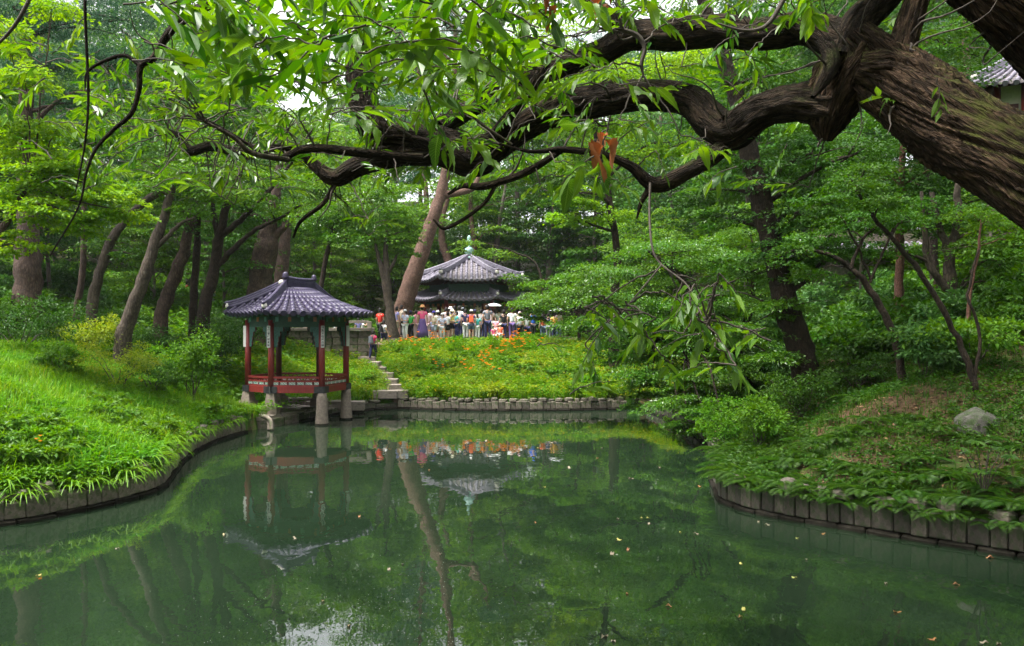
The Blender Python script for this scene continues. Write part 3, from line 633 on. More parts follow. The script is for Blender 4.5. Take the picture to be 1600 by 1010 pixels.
# ------------------------------------------------------------------ hexagonal pavilion on the terrace
def hex_pavilion():
    c = P(733, 520, 50.5); c.z = 2.4; root = empty('pavilion', c); tag(root, 'hexagonal pavilion with double tiled roof and green finial behind the crowd', 'pavilion')
    def ring(r, z, off=0): return [Vector((c.x + r * math.cos(R(-90 - 30 + off + 60 * i)), c.y + r * math.sin(R(-90 - 30 + off + 60 * i)), z)) for i in range(6)]
    ap = Vector((c.x, c.y, 7.45))
    up_e = ring(3.75, 5.88, 3); lo_e = ring(3.55, 4.72, 3); lo_a = ring(2.5, 5.18, 3)
    fs = [(Face(up_e[i], up_e[(i + 1) % 6], ap, ap, .10, .22), True) for i in range(6)]
    hips = [([f.pt(0, u, .04) for u in np.linspace(.97, .10, 9)], True) for f, _ in fs]
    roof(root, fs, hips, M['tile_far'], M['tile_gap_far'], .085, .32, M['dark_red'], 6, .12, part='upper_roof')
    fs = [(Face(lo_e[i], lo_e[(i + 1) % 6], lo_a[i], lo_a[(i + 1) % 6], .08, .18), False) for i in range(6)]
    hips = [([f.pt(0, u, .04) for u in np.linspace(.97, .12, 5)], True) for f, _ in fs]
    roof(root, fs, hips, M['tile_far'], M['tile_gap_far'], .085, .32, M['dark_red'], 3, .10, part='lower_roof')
    for i in range(6):
        mb = MB(); a, b = ring(2.46, 5.42, 3)[i], ring(2.46, 5.42, 3)[(i + 1) % 6]; mb.bar(a, b, .1, .5); adopt(mb.build('drum_panel', M['green_paint']), root)
    for rr, n, z1 in ((2.75, 6, 4.75), (1.9, 6, 5.3)):
        for i in range(n):
            p = ring(rr, 0, 3)[i]; mb = MB(); mb.tube([(p.x, p.y, 2.7), (p.x, p.y, z1)], .13, 12); adopt(mb.build('column', M['red_wood']), root)
            if rr > 2:
                q = ring(rr, 0, 3)[(i + 1) % 6]; mb = MB(); mb.bar((p.x, p.y, 4.62), (q.x, q.y, 4.62), .14, .28); adopt(mb.build('lintel', M['green_paint']), root)
                for k in range(1, 8):
                    u = p.lerp(q, k / 8); mb = MB(); mb.box((u.x, u.y, 4.42), (.12, .12, .18), R(60 * i)); adopt(mb.build('painted_boss', M['orange_paint' if k % 2 else 'green_paint']), root)
                d = (q - p).normalized()
                for s, e in ((1, p), (-1, q)):
                    mb = MB(); mb.box(Vector((e.x, e.y, 4.3)) + d * s * .3, (.4, .06, .3), math.atan2(d.y, d.x)); adopt(mb.build('bracket', M['orange_paint']), root)
                mb = MB(); mb.bar((p.x, p.y, 3.25), (q.x, q.y, 3.25), .07, .08); mb.bar((p.x, p.y, 2.95), (q.x, q.y, 2.95), .05, .30); adopt(mb.build('railing', M['red_wood']), root)
    mb = MB(); pts = ring(3.1, 2.72, 3); mb.add(pts + [p - Vector((0, 0, .5)) for p in pts], [tuple(range(6))] + [(i, (i + 1) % 6, 6 + (i + 1) % 6, 6 + i) for i in range(6)]); adopt(mb.build('stone_base', M['slab']), root)
    mb = MB(); mb.lathe((c.x, c.y, 7.38), [(.36, 0), (.30, .10), (.17, .18), (.25, .28), (.28, .40), (.30, .54), (.24, .66), (.10, .76), (.08, .9), (.17, .97), (.19, 1.1), (.10, 1.2), (.12, 1.28), (.11, 1.38), (.03, 1.48)], 14); adopt(mb.build('finial', M['patina']), root)
hex_pavilion()

# ------------------------------------------------------------------ stone bridge and the stairs beside it
br = empty('stone_bridge', P(550, 545, 39.0)); tag(br, 'grey stone bridge wall with low railing between pavilion and stairs', 'bridge')
r_ = random.Random(4)
for row in range(4):
    x = -11.8 + (row % 2) * .3
    while x < -7.0:
        l = r_.uniform(.5, .9); l = min(l, -6.75 - x); z0 = 1.55 + row * .34
        slab(br, (x + l / 2, 39.2 + r_.uniform(-.03, .03), z0 + .17), (l * .98, .8, .33), 0, 'granite', 'wall_stone', r_.randrange(5)); x += l
for i in range(4): slab(br, (-11.2 + 1.25 * i, 39.15, 2.99), (1.24, 1.0, .14), 0, 'slab', 'deck_slab', i)
for i in range(4): slab(br, (-11.6 + 1.55 * i, 38.85, 3.2), (.2, .2, .34), 0, 'slab', 'rail_post', i)
for i in range(3): slab(br, (-10.83 + 1.55 * i, 38.85, 3.36), (1.5, .16, .13), 0, 'slab', 'rail_beam', i)
PATH = [hit(a, b, 29, 46) for a, b in ((614, 628), (620, 612), (608, 597), (597, 584), (586, 572), (574, 560), (580, 550), (592, 541), (608, 533), (640, 529), (700, 526))]
PC = catmull(np.array([tuple(q) for q in PATH]), 6)
def near_path(x, y, w): return np.min(np.hypot(np.asarray(x)[:, None] - PC[None, :, 0], np.asarray(y)[:, None] - PC[None, :, 1]), axis=1) < w
pv = []; pf__ = []
for i, q in enumerate(PC):
    t_ = PC[min(i + 1, len(PC) - 1)] - PC[max(i - 1, 0)]; nn_ = np.array([-t_[1], t_[0]]); nn_ /= np.hypot(*nn_) + 1e-9
    for k_ in range(5): x_, y_ = q[0] + nn_[0] * (k_ - 2) * .19, q[1] + nn_[1] * (k_ - 2) * .19; pv.append((x_, y_, H(x_, y_) + .03 - .05 * (k_ in (0, 4))))
    if i: pf__ += [((i - 1) * 5 + k_, (i - 1) * 5 + k_ + 1, i * 5 + k_ + 1, i * 5 + k_) for k_ in range(4)]
M['path_soil'] = surf('trodden soil', (.10, .07, .045), (.24, .18, .125), 5, .95, .5, 20, dist=.03)
tag(link('path', np_mesh('path', np.array(pv), np.array(pf__), True), None, M['path_soil']), kind='structure')
st = empty('stone_stairs', hit(600, 590, 28, 45)); tag(st, 'rough stone steps climbing the green slope to the terrace', 'stairs')
for i, (px, py, wpx) in enumerate(((602, 636, 34), (626, 617, 20), (617, 607, 17), (610, 598, 20), (602, 588, 22), (592, 579, 18), (584, 570, 16), (574, 562, 24), (563, 554, 30), (580, 549, 24), (590, 542, 22))):
    p = hit(px, py + 4, 29.5, 45); slab(st, (p.x, p.y + .1, p.z + .10), (1.15 * wpx * p.y / FPX, .5, .30), random.uniform(-.2, .2), 'slab', 'step', i)

# ------------------------------------------------------------------ buildings up on the wooded hill
def hill_building(name, label, c, w, dpt, zg, ze, zr, rz, base):
    root = empty(name, (c[0], c[1], zg)); tag(root, label, 'building')
    T = Matrix.Translation((c[0], c[1], 0)) @ Matrix.Rotation(rz, 4, 'Z')
    q = lambda x, y, z: T @ Vector((x, y, z))
    e = [q(-w / 2, -dpt / 2, ze), q(w / 2, -dpt / 2, ze), q(w / 2, dpt / 2, ze), q(-w / 2, dpt / 2, ze)]; k = max(w / 2 - dpt / 2, .02); a, b = q(-k, 0, zr), q(k, 0, zr)
    F = [(Face(e[0], e[1], a, b, .1, .12), False), (Face(e[1], e[2], b, b, .1, .12), True), (Face(e[2], e[3], b, a, .1, .12), False), (Face(e[3], e[0], a, a, .1, .12), True)]
    hips = [([f.pt(0, u, .03) for u in np.linspace(.97, .08, 6)], True) for f, _ in F]
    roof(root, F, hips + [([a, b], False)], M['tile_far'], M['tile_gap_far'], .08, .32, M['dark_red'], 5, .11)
    mb = MB(); mb.box(q(0, 0, (zg - 1.5 + base) / 2), (w - 1.6, dpt - 1.6, base - zg + 1.5), rz); adopt(mb.build('stone_base', M['granite']), root)
    mb = MB(); mb.box(q(0, 0, (base + ze) / 2), (w - 2.3, dpt - 2.3, ze - base + .3), rz); adopt(mb.build('wall', M['plaster']), root)
    for x in np.linspace(-w / 2 + 1, w / 2 - 1, 4):
        mb = MB(); p = q(x, -dpt / 2 + .95, 0); mb.tube([(p.x, p.y, base), (p.x, p.y, ze + .1)], .12, 10); adopt(mb.build('column', M['red_wood']), root)
    for x in np.linspace(-w / 2 + 1, w / 2 - 1, 4)[:-1] + (w - 2) / 6:
        mb = MB(); p = q(x, -dpt / 2 + 1.12, (base + ze) / 2 - .1); mb.box(p, ((w - 2) / 3 * .6, .06, (ze - base) * .75), rz); dr = adopt(mb.build('door', M['dark_red']), root)
hill_building('tiled_building', 'grey tiled building half hidden by trees behind the shaded bank', (17.2, 36.5), 7.5, 4.6, H(17.2, 36.5), 6.45, 7.75, R(-6), H(17.2, 36.5) + 1.0)
hill_building('hill_pavilion', 'small tiled pavilion high on the hill under the arching trunk', (19.6, 30.0), 4.6, 4.4, H(19.6, 30), 11.9, 13.7, R(-24), H(19.6, 30) + 1.2)
# ------------------------------------------------------------------ foliage
def unit(a): return a / (np.linalg.norm(a, axis=-1, keepdims=True) + 1e-9)
TM = {'diamond': (np.array([(0, 0, 0), (.45, .5, .10), (1, 0, -.05), (.45, -.5, .10)]), np.array([(0, 1, 2), (0, 2, 3)])),
      'oval': (np.array([(0, 0, 0), (.25, .40, .07), (.65, .40, .05), (1, 0, -.12), (.65, -.40, .05), (.25, -.40, .07)]), np.array([(0, 1, 2, 3), (0, 3, 4, 5)])),
      'needle': (np.array([(0, .5, 0), (0, -.5, 0), (1, 0, 0)]), np.array([(0, 1, 2)])),
      'long': (np.array([(0, 0, 0), (.3, .5, .05), (.7, .38, -.03), (1, 0, -.16), (.7, -.38, -.03), (.3, -.5, .05)]), np.array([(0, 1, 2, 3), (0, 3, 4, 5)]))}
class Leaves:
    def __init__(s): s.p = []; s.d = []; s.n = []; s.L = []; s.W = []
    def add(s, p, d, n, L, W):
        s.p.append(p); s.d.append(d); s.n.append(n); k = len(p)
        s.L.append(np.broadcast_to(L, k)); s.W.append(np.broadcast_to(W, k))
    def build(s, name, mat, tmpl, parent=None, off=(0, 0, 0)):
        p = np.concatenate(s.p) - np.array(tuple(off)); x = unit(np.concatenate(s.d)); n = np.concatenate(s.n); L = np.concatenate(s.L); W = np.concatenate(s.W)
        z = unit(n - x * (n * x).sum(1, keepdims=True)); y = np.cross(z, x); T, Fc = TM[tmpl]
        v = p[:, None] + L[:, None, None] * T[None, :, 0:1] * x[:, None] + W[:, None, None] * T[None, :, 1:2] * y[:, None] + L[:, None, None] * T[None, :, 2:3] * z[:, None]
        f = (np.arange(len(p))[:, None, None] * len(T) + Fc[None]).reshape(-1, Fc.shape[1])
        return link(name, np_mesh(name, v.reshape(-1, 3), f), parent, mat)
def ball(n, inner=0.0):
    q = unit(rng.normal(size=(n, 3))); return q * (inner + (1 - inner) * rng.random((n, 1))) ** (1 / 2.2)
def cl_layer(lv, c, r, n, L, W, layers=4, droop=.25):
    """flat sprays one above the other, as maples and hornbeams carry their leaves"""
    c = np.array(tuple(c)); r = np.array(r)
    for k in range(layers):
        m = max(4, n // layers); h = (rng.random() * 2 - 1) * .9; sc = math.sqrt(max(.08, 1 - h * h)) * rng.uniform(.75, 1.05)
        off = np.array([rng.normal() * .18 * r[0], rng.normal() * .18 * r[1], h * r[2]])
        a = rng.random(m) * 2 * math.pi; lob = 1 + .28 * np.sin(a * 3 + rng.random() * 6) + .15 * np.sin(a * 7 + rng.random() * 6); rr = np.sqrt(rng.random(m)) * lob
        x = np.cos(a) * rr * r[0] * sc; y = np.sin(a) * rr * r[1] * sc
        z = -droop * rr ** 2 * r[0] * .35 + rng.normal(size=m) * .035 * r[0] + .06 * r[0] * np.sin(x * 3.1 / max(r[0], .1) + k) 
        d = np.stack([np.cos(a), np.sin(a), -.25 + 0 * a], 1) + rng.normal(size=(m, 3)) * .45
        nn = np.stack([.25 * np.cos(a), .25 * np.sin(a), np.ones(m)], 1) + rng.normal(size=(m, 3)) * .35
        lv.add(c + off + np.stack([x, y, z], 1), d, nn, L * rng.uniform(.7, 1.2, m), W * rng.uniform(.7, 1.2, m))
def cl_round(lv, c, r, n, L, W, clump=38):
    """leaf clumps through the volume, thicker to the outside"""
    c = np.array(tuple(c)); r = np.array(r); K = max(3, n // clump); q = ball(K, .25)
    for i in range(K):
        m = clump; cc = c + q[i] * r; s = r * rng.uniform(.16, .3)
        o = rng.normal(size=(m, 3)) * s * np.array([1, 1, .6])
        out = unit(o / s + q[i] * .8)
        lv.add(cc + o, out + rng.normal(size=(m, 3)) * .4 + np.array([0, 0, -.25]), np.array([0, 0, 1.0]) + .5 * out + rng.normal(size=(m, 3)) * .4, L * rng.uniform(.7, 1.2, m), W * rng.uniform(.7, 1.2, m))
def cl_pine(lv, c, r, n, L, W):
    c = np.array(tuple(c)); r = np.array(r); K = max(4, n // 46); q = ball(K, .1)
    for i in range(K):
        cc = c + q[i] * r; m = 46; d = unit(rng.normal(size=(m, 3)) + np.array([0, 0, .35])); st = rng.normal(size=(m, 3)) * np.array([.22, .22, .06]) * min(r[0], 1.2)
        lv.add(cc + st, d, rng.normal(size=(m, 3)), L * rng.uniform(.7, 1.2, m), np.full(m, W))
STY = {'layer': cl_layer, 'round': cl_round, 'pine': cl_pine}

def wob(pts, amp, per=5):
    p = catmull(np.array([tuple(q) for q in pts]), per); k = len(p); w = rng.normal(size=(k, 3)) * amp; w[0] = w[-1] = 0
    return p + w
def limb_to(tb, trunk, trad, c, r0, twigs=3, spread=.6):
    """a limb from the trunk to the middle of a spray, with twigs"""
    c = np.array(tuple(c)); dd = np.linalg.norm(trunk - (c - np.array([0, 0, .35 * np.linalg.norm(trunk[-1] - c) * .4])), axis=1); j = int(np.argmin(dd + .02 * np.abs(np.arange(len(trunk)) - len(trunk) * .6)))
    a = trunk[j]; mid = (a + c) / 2 + np.array([0, 0, .10 * np.linalg.norm(c - a)]) + rng.normal(size=3) * .05 * np.linalg.norm(c - a)
    ra = min(r0, trad[j] * .55); pts = wob([a, mid, c], .02, 4); tb.add(pts, np.linspace(ra, ra * .35, len(pts)), 5)
    for _ in range(twigs):
        e = c + rng.normal(size=3) * np.array([spread, spread, spread * .35]); tb.add(wob([c + (a - c) * rng.random() * .3, (c + e) / 2 + rng.normal(size=3) * .04, e], .01, 3), np.linspace(ra * .35, ra * .1, 7), 4)

def tree(name, label, Y, trunks, crowns, mat, bark, L, W, style='layer', tmpl='diamond', group=None, dens=1.0, cat='tree', limbs=True, depth=.8, ground=True, limbr=.05, sides=9):
    """trunks: lists of (px, py, width px[, dY]) in photo pixels at distance Y; crowns: (px, py, rx, ry, leaves[, dY])"""
    t0 = trunks[0][0]; b = P(t0[0], t0[1], Y + (t0[3] if len(t0) > 3 else 0))
    if ground: b.z = H(b.x, b.y) - .1
    root = empty(name, b); tag(root, label, cat, group); off = b; tt = Tubes(); allp = []; allr = []
    for k, tr in enumerate(trunks):
        pts = [P(q[0], q[1], Y + (q[3] if len(q) > 3 else 0)) for q in tr]; rad = [q[2] / 2 / FPX * Y for q in tr]
        if k == 0 and ground and pts[0].z > b.z: pts = [Vector((pts[0].x * 1.0, pts[0].y, b.z))] + pts; rad = [rad[0] * 1.25] + rad
        p = catmull(np.array([(*q, r) for q, r in zip(pts, rad)]), 5); n = sides
        cr = 1 + .10 * rng.normal(size=(len(p), n)) * .6; tt.add(p[:, :3] + rng.normal(size=(len(p), 3)) * .015, np.maximum(p[:, 3], .008), n, cr)
        allp.append(p[:, :3]); allr.append(p[:, 3])
    AP, AR = np.concatenate(allp), np.concatenate(allr)
    tt.build('trunk', bark, root, off); lv = Leaves(); tb = Tubes()
    for cw in crowns:
        px, py, rx, ry, n = cw[:5]; y = Y + (cw[5] if len(cw) > 5 else rng.normal() * .5 * depth); c = P(px, py, y); r = (rx / FPX * y, rx / FPX * y * depth, ry / FPX * y)
        STY[style](lv, c, r, int(n * dens), L, W)
        if limbs: limb_to(tb, AP, AR, c, limbr, 3, r[0] * .45)
    if crowns: lv.build('crown', mat, tmpl, root, off)
    tb.build('branches', bark, root, off)
    return root

# ---- the wood behind: six trees, copied with their parts
def wood_tree(h, r, n, mat, L, style, bark, lean=0.0, tr=.2):
    root = empty('wood_tree', (0, 0, 0)); tt = Tubes()
    top = np.array([lean * h, rng.normal() * .3, h * .85]); pts = wob([(0, 0, -.6), (lean * h * .25, 0, h * .3), top * .75 + np.array([0, 0, .05 * h]), top], .04, 6)
    rad = np.linspace(tr, tr * .25, len(pts)); tt.add(pts, rad, 8); tt.build('trunk', M[bark], root)
    lv = Leaves(); tb = Tubes(); K = 15
    for i in range(K):
        u = .30 + .7 * (i + rng.random() * .6) / K; a = i * 2.4 + rng.random(); rr = r * (1 - .55 * abs(u - .6) / .6) * rng.uniform(.45, .8)
        base = pts[min(len(pts) - 1, int(u * .98 * len(pts)))]; c = np.array([base[0] + rr * math.cos(a), base[1] + rr * math.sin(a), u * h])
        STY[style](lv, c, (r * .5, r * .5, r * .32), n // K, L, L * (.66 if style != 'pine' else .12)); limb_to(tb, pts, rad, c, .07, 2, r * .25)
    lv.build('crown', M[mat], 'diamond' if style != 'pine' else 'needle', root); tb.build('branches', M[bark], root); return root
def dup(root, loc, rz, sc, label=None):
    r = root.copy(); COL.objects.link(r); r.location = loc; r.rotation_euler = (0, 0, rz); r.scale = (sc, sc, sc)
    if label: r['label'] = label
    for ch in [c for c in COL.objects if c.parent == root]:
        c = ch.copy(); COL.objects.link(c); c.parent = r
    return r
WK = [(wood_tree(17, 4.6, 12500, 'lf_far', .30, 'layer', 'bark_far', .03), 'tall layered bright green tree'),
      (wood_tree(19, 4.4, 12500, 'lf_mid', .30, 'round', 'bark_far', -.04, .26), 'tall round leafy mid green tree'),
      (wood_tree(15, 5.0, 12500, 'lf_fardark', .30, 'round', 'bark_far', .05), 'dark green bushy tree'),
      (wood_tree(21, 4.0, 15000, 'lf_pine', .34, 'pine', 'bark_pine', .05, .28), 'tall blue green pine'),
      (wood_tree(12, 4.6, 12500, 'lf_far', .27, 'layer', 'bark_far', -.03, .16), 'lower layered green maple'),
      (wood_tree(16, 4.8, 12500, 'lf_deep', .30, 'layer', 'bark_far', .02, .22), 'deep green layered tree')]
used = [False] * 6

def zone(x): return 'behind the thick pine and leaning trunks' if x < -13 else 'behind the hexagonal pavilion and crowd' if x < 8 else 'on the hill above the shaded bank'
def place_wood(x, y, k, sc=1.0):
    root, lab = WK[k]; z = H(x, y); rz = random.uniform(0, 6.28); lab = lab + ' ' + zone(x) if sc > .66 else 'small ' + lab.replace('tall ', '').replace('lower ', '') + ' ' + zone(x)
    if not used[k]:
        used[k] = True; root.location = (x, y, z); root.rotation_euler = (0, 0, rz); root.scale = (sc,) * 3; tag(root, lab, 'tree', 'trees of the wood around the pond')
    else: dup(root, (x, y, z), rz, sc, lab)
ROWS = [(62, 5.8, -46, 46, (0, 1, 2, 5, 0, 3)), (73, 6.6, -54, 54, (1, 0, 2, 3, 5)), (86, 7.5, -64, 64, (1, 3, 0, 2)), (102, 9, -76, 76, (1, 3, 0))]
for Y, stp, x0, x1, ks in ROWS:
    x = x0
    while x < x1:
        gap = abs((x / Y * FPX + 800) - 588) < 22 and Y > 70
        low = .62 if 330 < x / Y * FPX + 800 < 610 else 1.0
        if not gap and not (Y < 70 and abs(x + 2.7) < 3.0): place_wood(x + random.uniform(-1.4, 1.4), Y + random.uniform(-2.5, 2.5), random.choice(ks), random.uniform(.85, 1.2) * (1.3 if Y > 80 else 1.08) * low)
        x += stp
for x, y, k, s in ((-13, 52, 4, .9), (-8.5, 56, 4, .85), (5.5, 54, 5, .8), (10, 50, 2, .9), (-19, 47, 2, 1), (-25, 42, 3, .95), (-30, 36, 1, 1), (-24, 33, 2, .9), (-33, 46, 0, 1), (14, 46, 5, .95), (21, 47, 2, 1), (27, 42, 5, 1), (33, 36, 2, 1), (27, 31, 2, .9), (38, 46, 1, 1.05), (-40, 30, 0, 1), (7.5, 45, 4, .62), (12, 41, 5, .7), (-16, 42, 5, .8), (-21, 30, 5, .62), (24, 24, 5, .8), (26, 17, 2, .8)):
    place_wood(x, y, k, s)
for i in range(26):
    x = -34 + i * 2.75 + random.uniform(-.8, .8); y = random.uniform(57, 60.5)
    place_wood(x, y, random.choice((4, 2, 5, 4)), random.uniform(.42, .62))
for x, y, k, s in ((-11, 48, 4, .5), (-14.5, 46, 2, .5), (-18, 40, 4, .5), (-22, 38, 2, .55), (-26, 36, 4, .55), (3.5, 57, 2, .5), (8.5, 49, 2, .5), (12.5, 45, 4, .5), (15, 40, 5, .5), (-13, 36, 5, .42), (11, 36, 4, .45), (14, 32, 5, .42), (17, 27, 4, .4), (20, 22, 5, .42), (22, 33, 2, .5)):
    place_wood(x, y, k, s)

for x, y, k, s in ((-18, -6, 1, 1), (-10, -8, 0, 1), (-3, -9, 2, 1.05), (5, -8, 1, 1), (12, -7, 0, 1.1), (19, -3, 2, 1), (22, 5, 1, 1), (24, 11, 0, 1), (-26, -2, 5, 1), (-28, 6, 1, .9), (-30, 14, 0, .9), (16, 0, 5, .9)):  # unseen trees added around the camera for shade; their zone labels name other spots
    place_wood(x, y, k, s)
# ---- trees one can tell apart, left side
T = tree
T('pine_tree', 'thick straight pine trunk at the left edge with blue green needles high up', 27, [[(42, 495, 46), (44, 440, 40), (43, 370, 34), (41, 250, 24), (40, 130, 20), (44, 20, 14), (50, -60, 10)]],
  [(90, 40, 80, 26, 3200), (190, 30, 70, 22, 2600), (60, 110, 60, 22, 2200), (140, 100, 70, 22, 2600), (215, 95, 55, 20, 2000), (20, 10, 60, 26, 2200), (170, -20, 90, 24, 2600), (120, 160, 50, 16, 1500), (60, -40, 90, 30, 2600), (190, 140, 40, 14, 1100)], M['lf_pine'], M['bark_brown'], .24, .022, 'pine', 'needle', limbr=.09, sides=12)
T('maple_tree', 'lime green maple spreading flat sunlit sprays over the left bank', 20.5, [[(-70, 560, 22), (-50, 480, 18), (-20, 400, 15), (20, 330, 10), (50, 280, 6)]],
  [(30, 230, 70, 20, 1500), (20, 195, 60, 20, 1200), (60, 270, 70, 22, 1500), (120, 300, 70, 18, 1500), (180, 318, 60, 16, 1200), (200, 335, 34, 12, 500), (70, 330, 70, 18, 1300), (130, 355, 45, 14, 800), (20, 300, 60, 22, 1200), (100, 250, 60, 18, 1200), (20, 380, 50, 16, 800), (150, 285, 60, 14, 1000), (40, 130, 60, 22, 1100), (10, 60, 60, 26, 1100), (80, 10, 50, 20, 700), (90, 200, 50, 18, 800)], M['lf_lime'], M['bark_brown'], .115, .085, 'layer', dens=.95)
T('leaning_tree', 'pale smooth trunk leaning right and forking, behind the bushes', 26, [[(192, 535, 26), (205, 490, 22), (228, 425, 19), (245, 370, 16), (262, 325, 13), (272, 280, 8)], [(238, 392, 9), (262, 370, 7), (282, 350, 6), (305, 340, 3)]],
  [(300, 270, 60, 16, 1100), (250, 260, 55, 18, 1000), (345, 300, 45, 14, 800), (290, 330, 40, 12, 600), (225, 290, 40, 14, 600), (325, 255, 40, 14, 700)], M['lf_mid'], M['bark_grey'], .11, .08)
T('slender_tree', 'slim dark trunk rising straight between the pine and the leaning tree', 29, [[(118, 500, 11), (128, 430, 10), (131, 340, 8), (128, 240, 6), (135, 150, 4)]], [(135, 230, 60, 24, 900), (100, 280, 50, 20, 700), (165, 200, 60, 24, 900), (130, 160, 50, 20, 700)], M['lf_deep'], M['bark_brown'], .12, .085)
T('slanting_tree', 'slanting trunk with a paler broken top crossing the maple sprays', 28, [[(143, 500, 18), (152, 440, 16), (172, 380, 14), (205, 335, 12), (245, 303, 11), (285, 284, 8)]], [(300, 300, 40, 14, 500), (170, 380, 50, 14, 600), (215, 400, 45, 14, 600)], M['lf_deep'], M['bark_grey'], .12, .085)
T('cut_tree', 'short slanting trunk with a pale sawn stub near its top', 29, [[(252, 500, 22), (262, 460, 20), (280, 415, 19), (292, 375, 16), (300, 320, 10)], [(286, 402, 10), (292, 399, 10), (294, 398, 9.5)]], [(310, 330, 45, 16, 600), (280, 350, 40, 14, 500)], M['lf_deep'], M['bark_brown'], .12, .085)
T('forked_tree', 'dark trunk dividing into several rising limbs left of the fan pavilion', 29, [[(318, 490, 20), (330, 440, 18), (340, 390, 16), (352, 330, 12), (375, 270, 9), (395, 220, 6)], [(336, 420, 10), (362, 392, 9), (395, 362, 7), (430, 345, 5), (470, 320, 3)], [(345, 370, 11), (375, 345, 9), (410, 310, 7), (450, 260, 5), (490, 200, 3)], [(341, 385, 9), (335, 340, 8), (330, 290, 5)]],
  [(330, 270, 55, 18, 1000), (385, 262, 50, 16, 700), (440, 280, 50, 14, 600), (420, 318, 45, 12, 800), (365, 305, 45, 14, 800), (480, 250, 40, 12, 300), (335, 215, 45, 18, 600), (300, 235, 45, 18, 800), (480, 322, 40, 12, 600)], M['lf_mid'], M['bark_limb'], .11, .08)
T('straight_tree', 'straight dark stem standing close beside the forked trunk', 29.5, [[(301, 495, 13), (304, 440, 12), (308, 380, 11), (309, 320, 9), (312, 260, 6)]], [(310, 250, 45, 18, 700), (290, 210, 45, 18, 600)], M['lf_deep'], M['bark_limb'], .12, .085)
T('old_tree', 'broad gnarled brown trunk rising behind the pavilion roof', 36, [[(404, 480, 42), (408, 430, 36), (416, 385, 38), (420, 360, 26), (430, 310, 16), (440, 240, 10)], [(416, 378, 20), (432, 366, 14), (450, 350, 8), (470, 330, 4)]],
  [(430, 322, 50, 14, 700), (395, 335, 50, 14, 700), (480, 345, 45, 14, 600), (370, 300, 40, 16, 500)], M['lf_deep'], M['bark_brown'], .14, .10, 'round', limbr=.08, sides=12)
T('mossy_tree', 'dark trunk close right of the gnarled one behind the pavilion roof', 40, [[(437, 480, 24), (440, 430, 22), (445, 380, 18), (452, 320, 12)]], [(460, 320, 45, 20, 700), (430, 290, 45, 20, 700)], M['lf_fardark'], M['bark_brown'], .15, .11, 'round')
T('young_maple', 'slim green maple growing on the terrace between the visitors', 41.5, [[(614, 527, 22), (609, 490, 15), (602, 445, 11), (592, 405, 7), (586, 380, 4)], [(607, 470, 11), (604, 420, 10), (603, 385, 7), (604, 350, 3)], [(605, 430, 6), (616, 408, 5), (622, 396, 3)]],
  [(600, 345, 36, 14, 900), (625, 375, 34, 11, 800), (585, 370, 30, 11, 700), (610, 325, 32, 12, 700), (648, 362, 24, 9, 500), (575, 335, 26, 11, 500), (600, 300, 30, 12, 600), (632, 345, 26, 9, 500), (635, 392, 22, 7, 350)], M['lf_mid'], M['bark_grey'], .16, .11, limbr=.05)
T('glossy_tree', 'tree with dense glossy dark leaves in front of the leaning pine', 33, [[(500, 470, 9), (505, 430, 8), (515, 380, 7), (530, 330, 5)]],
  [(540, 340, 40, 20, 1400), (570, 350, 36, 20, 1300), (520, 332, 36, 16, 900), (570, 318, 44, 16, 1000), (605, 300, 34, 18, 800), (505, 350, 32, 20, 900), (545, 375, 30, 14, 700), (485, 340, 36, 16, 700)], M['lf_gloss'], M['bark_limb'], .12, .08, 'round')
T('red_pine', 'leaning pinkish pine trunk rising above the hexagonal roof', 47, [[(628, 490, 30), (638, 455, 28), (655, 405, 25), (674, 350, 21), (690, 300, 17), (697, 262, 14), (705, 200, 11), (710, 120, 8), (712, 40, 6)], [(690, 305, 14), (712, 302, 11), (735, 296, 10), (748, 280, 7), (760, 250, 4)]],
  [(720, 60, 60, 20, 1500), (680, 20, 60, 20, 1500), (750, 30, 60, 20, 1500), (770, 230, 36, 14, 900), (720, -20, 70, 22, 1500), (670, 70, 40, 14, 800)], M['lf_pine'], M['bark_pine'], .30, .03, 'pine', 'needle', limbr=.12, sides=12)
T('bent_tree', 'bare reddish trunk bending behind the green finial', 55, [[(705, 440, 14), (700, 405, 13), (692, 385, 12), (690, 350, 9), (700, 310, 6)], [(735, 420, 8), (741, 380, 8), (735, 330, 7), (737, 260, 5)]], [(700, 345, 34, 12, 500), (730, 300, 40, 16, 700), (690, 290, 34, 14, 500), (760, 320, 40, 14, 600), (770, 360, 36, 10, 500), (725, 345, 24, 8, 300), (680, 375, 28, 8, 300)], M['lf_far'], M['bark_pine'], .20, .13)
T('dark_tree', 'dark shaded tree standing right behind the hexagonal pavilion', 56, [[(856, 470, 12), (858, 420, 11), (862, 360, 9), (868, 290, 6)], [(772, 420, 8), (780, 350, 7), (790, 290, 4)]], [(870, 330, 50, 20, 900), (830, 360, 50, 16, 800), (900, 370, 50, 18, 800), (860, 280, 55, 22, 900), (810, 310, 45, 18, 700), (880, 420, 40, 12, 600), (820, 400, 30, 9, 400), (800, 260, 50, 20, 700)], M['lf_fardark'], M['bark_far'], .20, .13)
